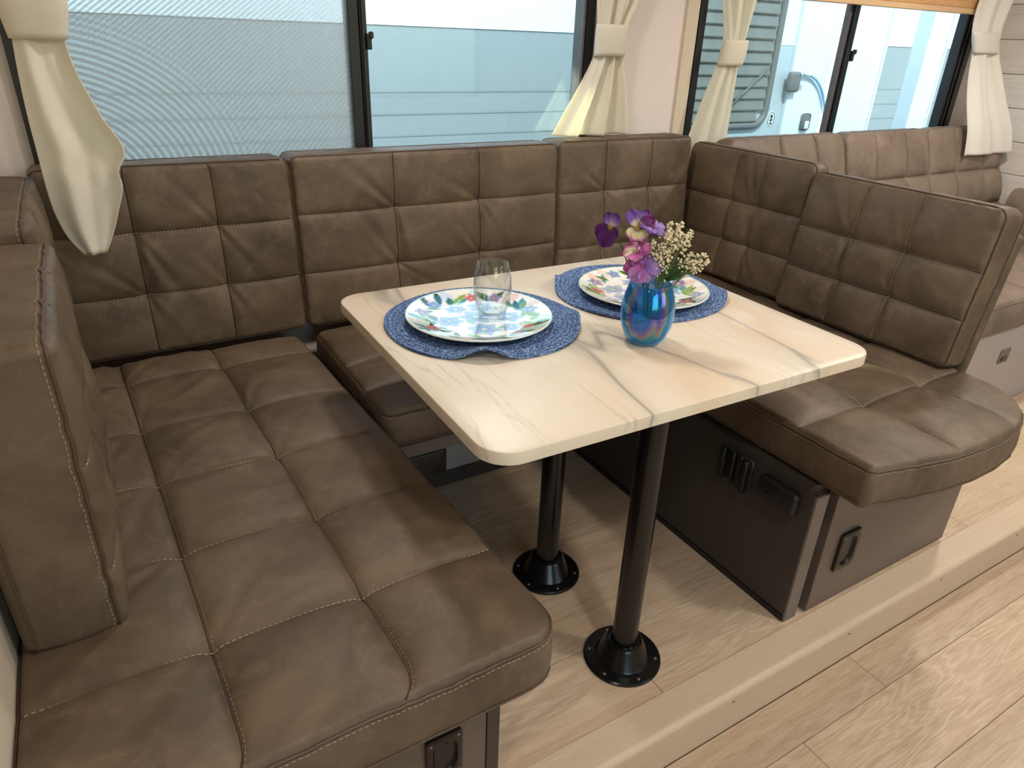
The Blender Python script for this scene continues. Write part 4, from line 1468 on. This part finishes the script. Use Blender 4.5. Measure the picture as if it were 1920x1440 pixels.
def ico(mb, c, r):
    t_ = (1 + 5 ** 0.5) / 2
    vs = [(-1, t_, 0), (1, t_, 0), (-1, -t_, 0), (1, -t_, 0), (0, -1, t_), (0, 1, t_), (0, -1, -t_), (0, 1, -t_), (t_, 0, -1), (t_, 0, 1), (-t_, 0, -1), (-t_, 0, 1)]
    k = r / math.sqrt(1 + t_ * t_)
    fs = [(0, 11, 5), (0, 5, 1), (0, 1, 7), (0, 7, 10), (0, 10, 11), (1, 5, 9), (5, 11, 4), (11, 10, 2), (10, 7, 6), (7, 1, 8), (3, 9, 4), (3, 4, 2), (3, 2, 6), (3, 6, 8), (3, 8, 9), (4, 9, 5), (2, 4, 11), (6, 2, 10), (8, 6, 7), (9, 8, 1)]
    mb.add([(c[0] + x * k, c[1] + y * k, c[2] + z * k) for x, y, z in vs], fs)


def sprig(label, tips, base_pt, seed, nb):
    rg = random.Random(seed)
    b = Vector(base_pt)
    t = thing('baby_breath_sprig', label, 'flower', b, 'white sprigs in the blue vase')
    stems = MB(); beads = MB()
    rim = Vector((VX + 0.018, VY - 0.004, vz + 0.125))
    for tip in tips:
        tp = Vector(tip)
        pts = []
        for k in range(10):
            s = k / 9
            pts.append(tuple((1 - s) ** 2 * b + 2 * (1 - s) * s * rim + s * s * tp))
        stems.tube(pts, 0.0009, 5)
        ax = (tp - rim).normalized()
        for k in range(nb):
            s = rg.random()
            w_ = 0.004 + 0.010 * s
            c = tp - ax * 0.040 * s + Vector((rg.uniform(-1, 1), rg.uniform(-1, 1), rg.uniform(-0.6, 1))) * w_
            ico(beads, c, rg.uniform(0.0018, 0.0033))
            if k % 3 == 0:
                stems.tube([tuple(tp - ax * (0.040 * s + 0.010)), tuple(c)], 0.0005, 3)
    obj('stem', stems, LEAFM2, t, 180)
    obj('bead_cluster', beads, BEADM, t, 180, kind='stuff', label='cluster of tiny cream beads')
    for k in range(9):
        a = rg.uniform(-0.7, 1.5)
        d = (rt * math.cos(a) + Vector((0, 0, 1)) * (0.35 + 0.5 * rg.random()) + tocam * rg.uniform(-0.2, 0.6)).normalized()
        sd = d.cross(tocam).normalized()
        n_ = sd.cross(d)
        p0 = rim + d * 0.002
        M = Matrix(((sd.x, d.x, n_.x, p0.x), (sd.y, d.y, n_.y, p0.y), (sd.z, d.z, n_.z, p0.z), (0, 0, 0, 1)))
        mb = MB(); cols = []
        petal(mb, cols, M, rg.uniform(0.035, 0.055), rg.uniform(0.004, 0.008), 0.002, -0.012, 0.001, [(0, CREAM), (1, CREAM)], k, 0.3)
        o = obj('leaf', mb, LEAFM if k % 2 else LEAFM2, t, 180)
        md = o.modifiers.new('thickness', 'SOLIDIFY'); md.thickness = 0.0005
    return t


sprig('tallest cream baby breath sprig, standing upright on the right of the pansies', [(0.905, 0.936, 0.985), (0.918, 0.926, 0.985), (0.914, 0.920, 0.970), (0.900, 0.930, 0.965), (0.926, 0.912, 0.965), (0.934, 0.908, 0.972)], (VX + 0.004, VY, sb), 1, 48)
sprig('cream baby breath sprig leaning far right over the vase', [(0.955, 0.888, 0.932), (0.962, 0.884, 0.918), (0.948, 0.896, 0.915), (0.940, 0.902, 0.935), (0.956, 0.890, 0.904)], (VX + 0.010, VY - 0.006, sb), 2, 30)
sprig('low cream baby breath sprig between the pansies and the vase rim', [(0.894, 0.938, 0.945), (0.886, 0.944, 0.925), (0.892, 0.934, 0.912), (0.904, 0.930, 0.935), (0.880, 0.948, 0.950)], (VX + 0.002, VY - 0.008, sb), 5, 34)

# ------------------------------------------------------------------ outside
gr = struct('ground', MB().box(-8, 14, -8, 12, -1.0, -0.9), plain('concrete_yard', srgb(150, 148, 142), 0.9, var=0.15))
nb = thing('neighbour_trailer', 'white and grey sided trailer standing outside the first window', 'trailer', (3.0, 4.3, -0.9))
obj('upper_panel', MB().box(-4.0, 11.0, 4.20, 5.9, 1.316, 2.9), WHITEPAINT, nb)
obj('body', MB().box(-4.0, 11.0, 4.23, 5.9, -0.6, 1.315), GREYPAINT, nb)
zt = 1.314
for k in range(14):
    hgt = 0.356 if k == 0 else 0.126
    zb = zt - hgt
    obj('siding_board', MB().prism([(4.229, zb), (4.203, zb), (4.202, zb + 0.010), (4.206, zt - 0.0005), (4.229, zt - 0.0005)], 'x', -4.0, 11.0), GREYPAINT, nb)
    zt = zb
door = thing('trailer_doorway', 'white trailer doorway with a louvred window and latch outside the second window', 'trailer', (3.9, 3.25, -0.9))
BODYLOW = plain('pale_grey_gelcoat', srgb(176, 190, 196), 0.35, var=0.04)
obj('upper_body', MB().rbox(2.95, 3.925, 3.205, 3.30, 1.285, 2.6, 0.004, 1), WHITEPAINT, door)
obj('lower_body', MB().rbox(2.95, 3.925, 3.205, 3.30, -0.6, 1.284, 0.004, 1), BODYLOW, door)
# rounded window frame with louvres
ol = []
for cx_, cz_, a0 in ((3.66, 1.95, 0), (3.12, 1.95, 90), (3.12, 0.93, 180), (3.66, 0.93, 270)):
    for k in range(7):
        a = math.radians(a0 + 15 * k)
        ol.append((cx_ + 0.10 * math.cos(a), 3.197, cz_ + 0.10 * math.sin(a)))
FRAMEMID = plain('grey_rubber_frame', srgb(104, 106, 105), 0.5)
lf = obj('louvre_frame', MB().tube(ol, 0.022, 8, True), FRAMEMID, door, 180)
LOUV = plain('grey_louvre', srgb(112, 113, 106), 0.45, var=0.15)
for k in range(18):
    z0 = 0.855 + 0.066 * k
    obj('louvre', MB().prism([(3.204, z0), (3.186, z0), (3.184, z0 + 0.006), (3.198, z0 + 0.062), (3.204, z0 + 0.062)], 'x', 3.06, 3.728 if k > 0 else 3.68), LOUV, lf)
obj('brace', MB().tube([(3.40, 3.178, 0.93), (3.70, 3.178, 1.16)], 0.006, 6), FRAMEMID, lf, 180)
obj('door_jamb', MB().rbox(3.928, 3.978, 3.18, 3.30, -0.6, 2.6, 0.004, 1), WHITEPAINT, door)
dl = obj('door_leaf', MB().rbox(3.986, 4.385, 3.19, 3.26, -0.6, 2.6, 0.006, 2), WHITEPAINT, door)
hg = obj('hinge_block', MB().rbox(3.875, 3.975, 3.135, 3.1795, 1.025, 1.145, 0.02, 3), FRAMEMID, door, 40)
obj('hinge_pin', MB().tube([(3.955, 3.125, 1.14), (4.02, 3.125, 1.128)], 0.012, 8), WHITEPAINT, hg, 60)
pts = [(4.02 + 0.29 * s, 3.17, 1.13 - 0.01 * s - 0.20 * s ** 2.6) for s in np.linspace(0, 1, 14)]
obj('grab_strap', MB().tube(pts, 0.010, 6), plain('pale_blue_strap', srgb(150, 190, 222), 0.5), door, 180)
lh = obj('door_latch', MB().rbox(4.105, 4.185, 3.170, 3.1895, 0.790, 0.895, 0.018, 3), FRAMEMID, dl, 40)
obj('latch_lever', MB().rbox(4.125, 4.165, 3.160, 3.1695, 0.800, 0.850, 0.006, 2), WHITEPAINT, door, 40)
# oval sticker with a cross-shaped mark
Ms = Matrix.Translation((3.838, 3.2045, 0.862)) @ Matrix.Rotation(PI / 2, 4, 'X') @ Matrix.Diagonal((0.75, 1.25, 1, 1))
sk = obj('sticker', MB().lathe([(0.0001, 0.0016), (0.042, 0.0016), (0.043, 0.0)], 32, Ms), WHITEPAINT, door, 40)
mk = MB()
mk.tube([tuple(Ms @ Vector((0.036 * math.cos(a), 0.036 * math.sin(a), 0.0022))) for a in np.linspace(0, 2 * PI, 28, endpoint=False)], 0.0020, 5, True)
mk.box(-0.020, 0.020, -0.006, 0.001, 0.0017, 0.0030, Ms).box(-0.005, 0.005, -0.026, 0.024, 0.0017, 0.0032, Ms).box(-0.016, 0.016, -0.022, -0.017, 0.0017, 0.0030, Ms).box(-0.014, 0.014, 0.008, 0.022, 0.0017, 0.0028, Ms)
obj('printed_mark', mk, PLASTIC, sk)
for (a, b, lab) in ((4.42, 4.86, 'wide white panel post outside the second window, right of the black centre bar'), (5.33, 5.575, 'narrow white panel post outside the second window, at its right end')):
    t = thing('white_post', lab, 'post', ((a + b) / 2, 3.26, -0.9))
    obj('panel', MB().rbox(a, b, 3.20, 3.32, -0.85, 2.6, 0.006, 2), WHITEPAINT, t)
    obj('edge_rib', MB().rbox(b - 0.03, b - 0.012, 3.188, 3.1995, -0.85, 2.6, 0.003, 1), WHITEPAINT, t)
    obj('foot_plate', MB().rbox(a - 0.04, b + 0.04, 3.16, 3.36, -0.898, -0.851, 0.004, 1), FRAMEMID, t)
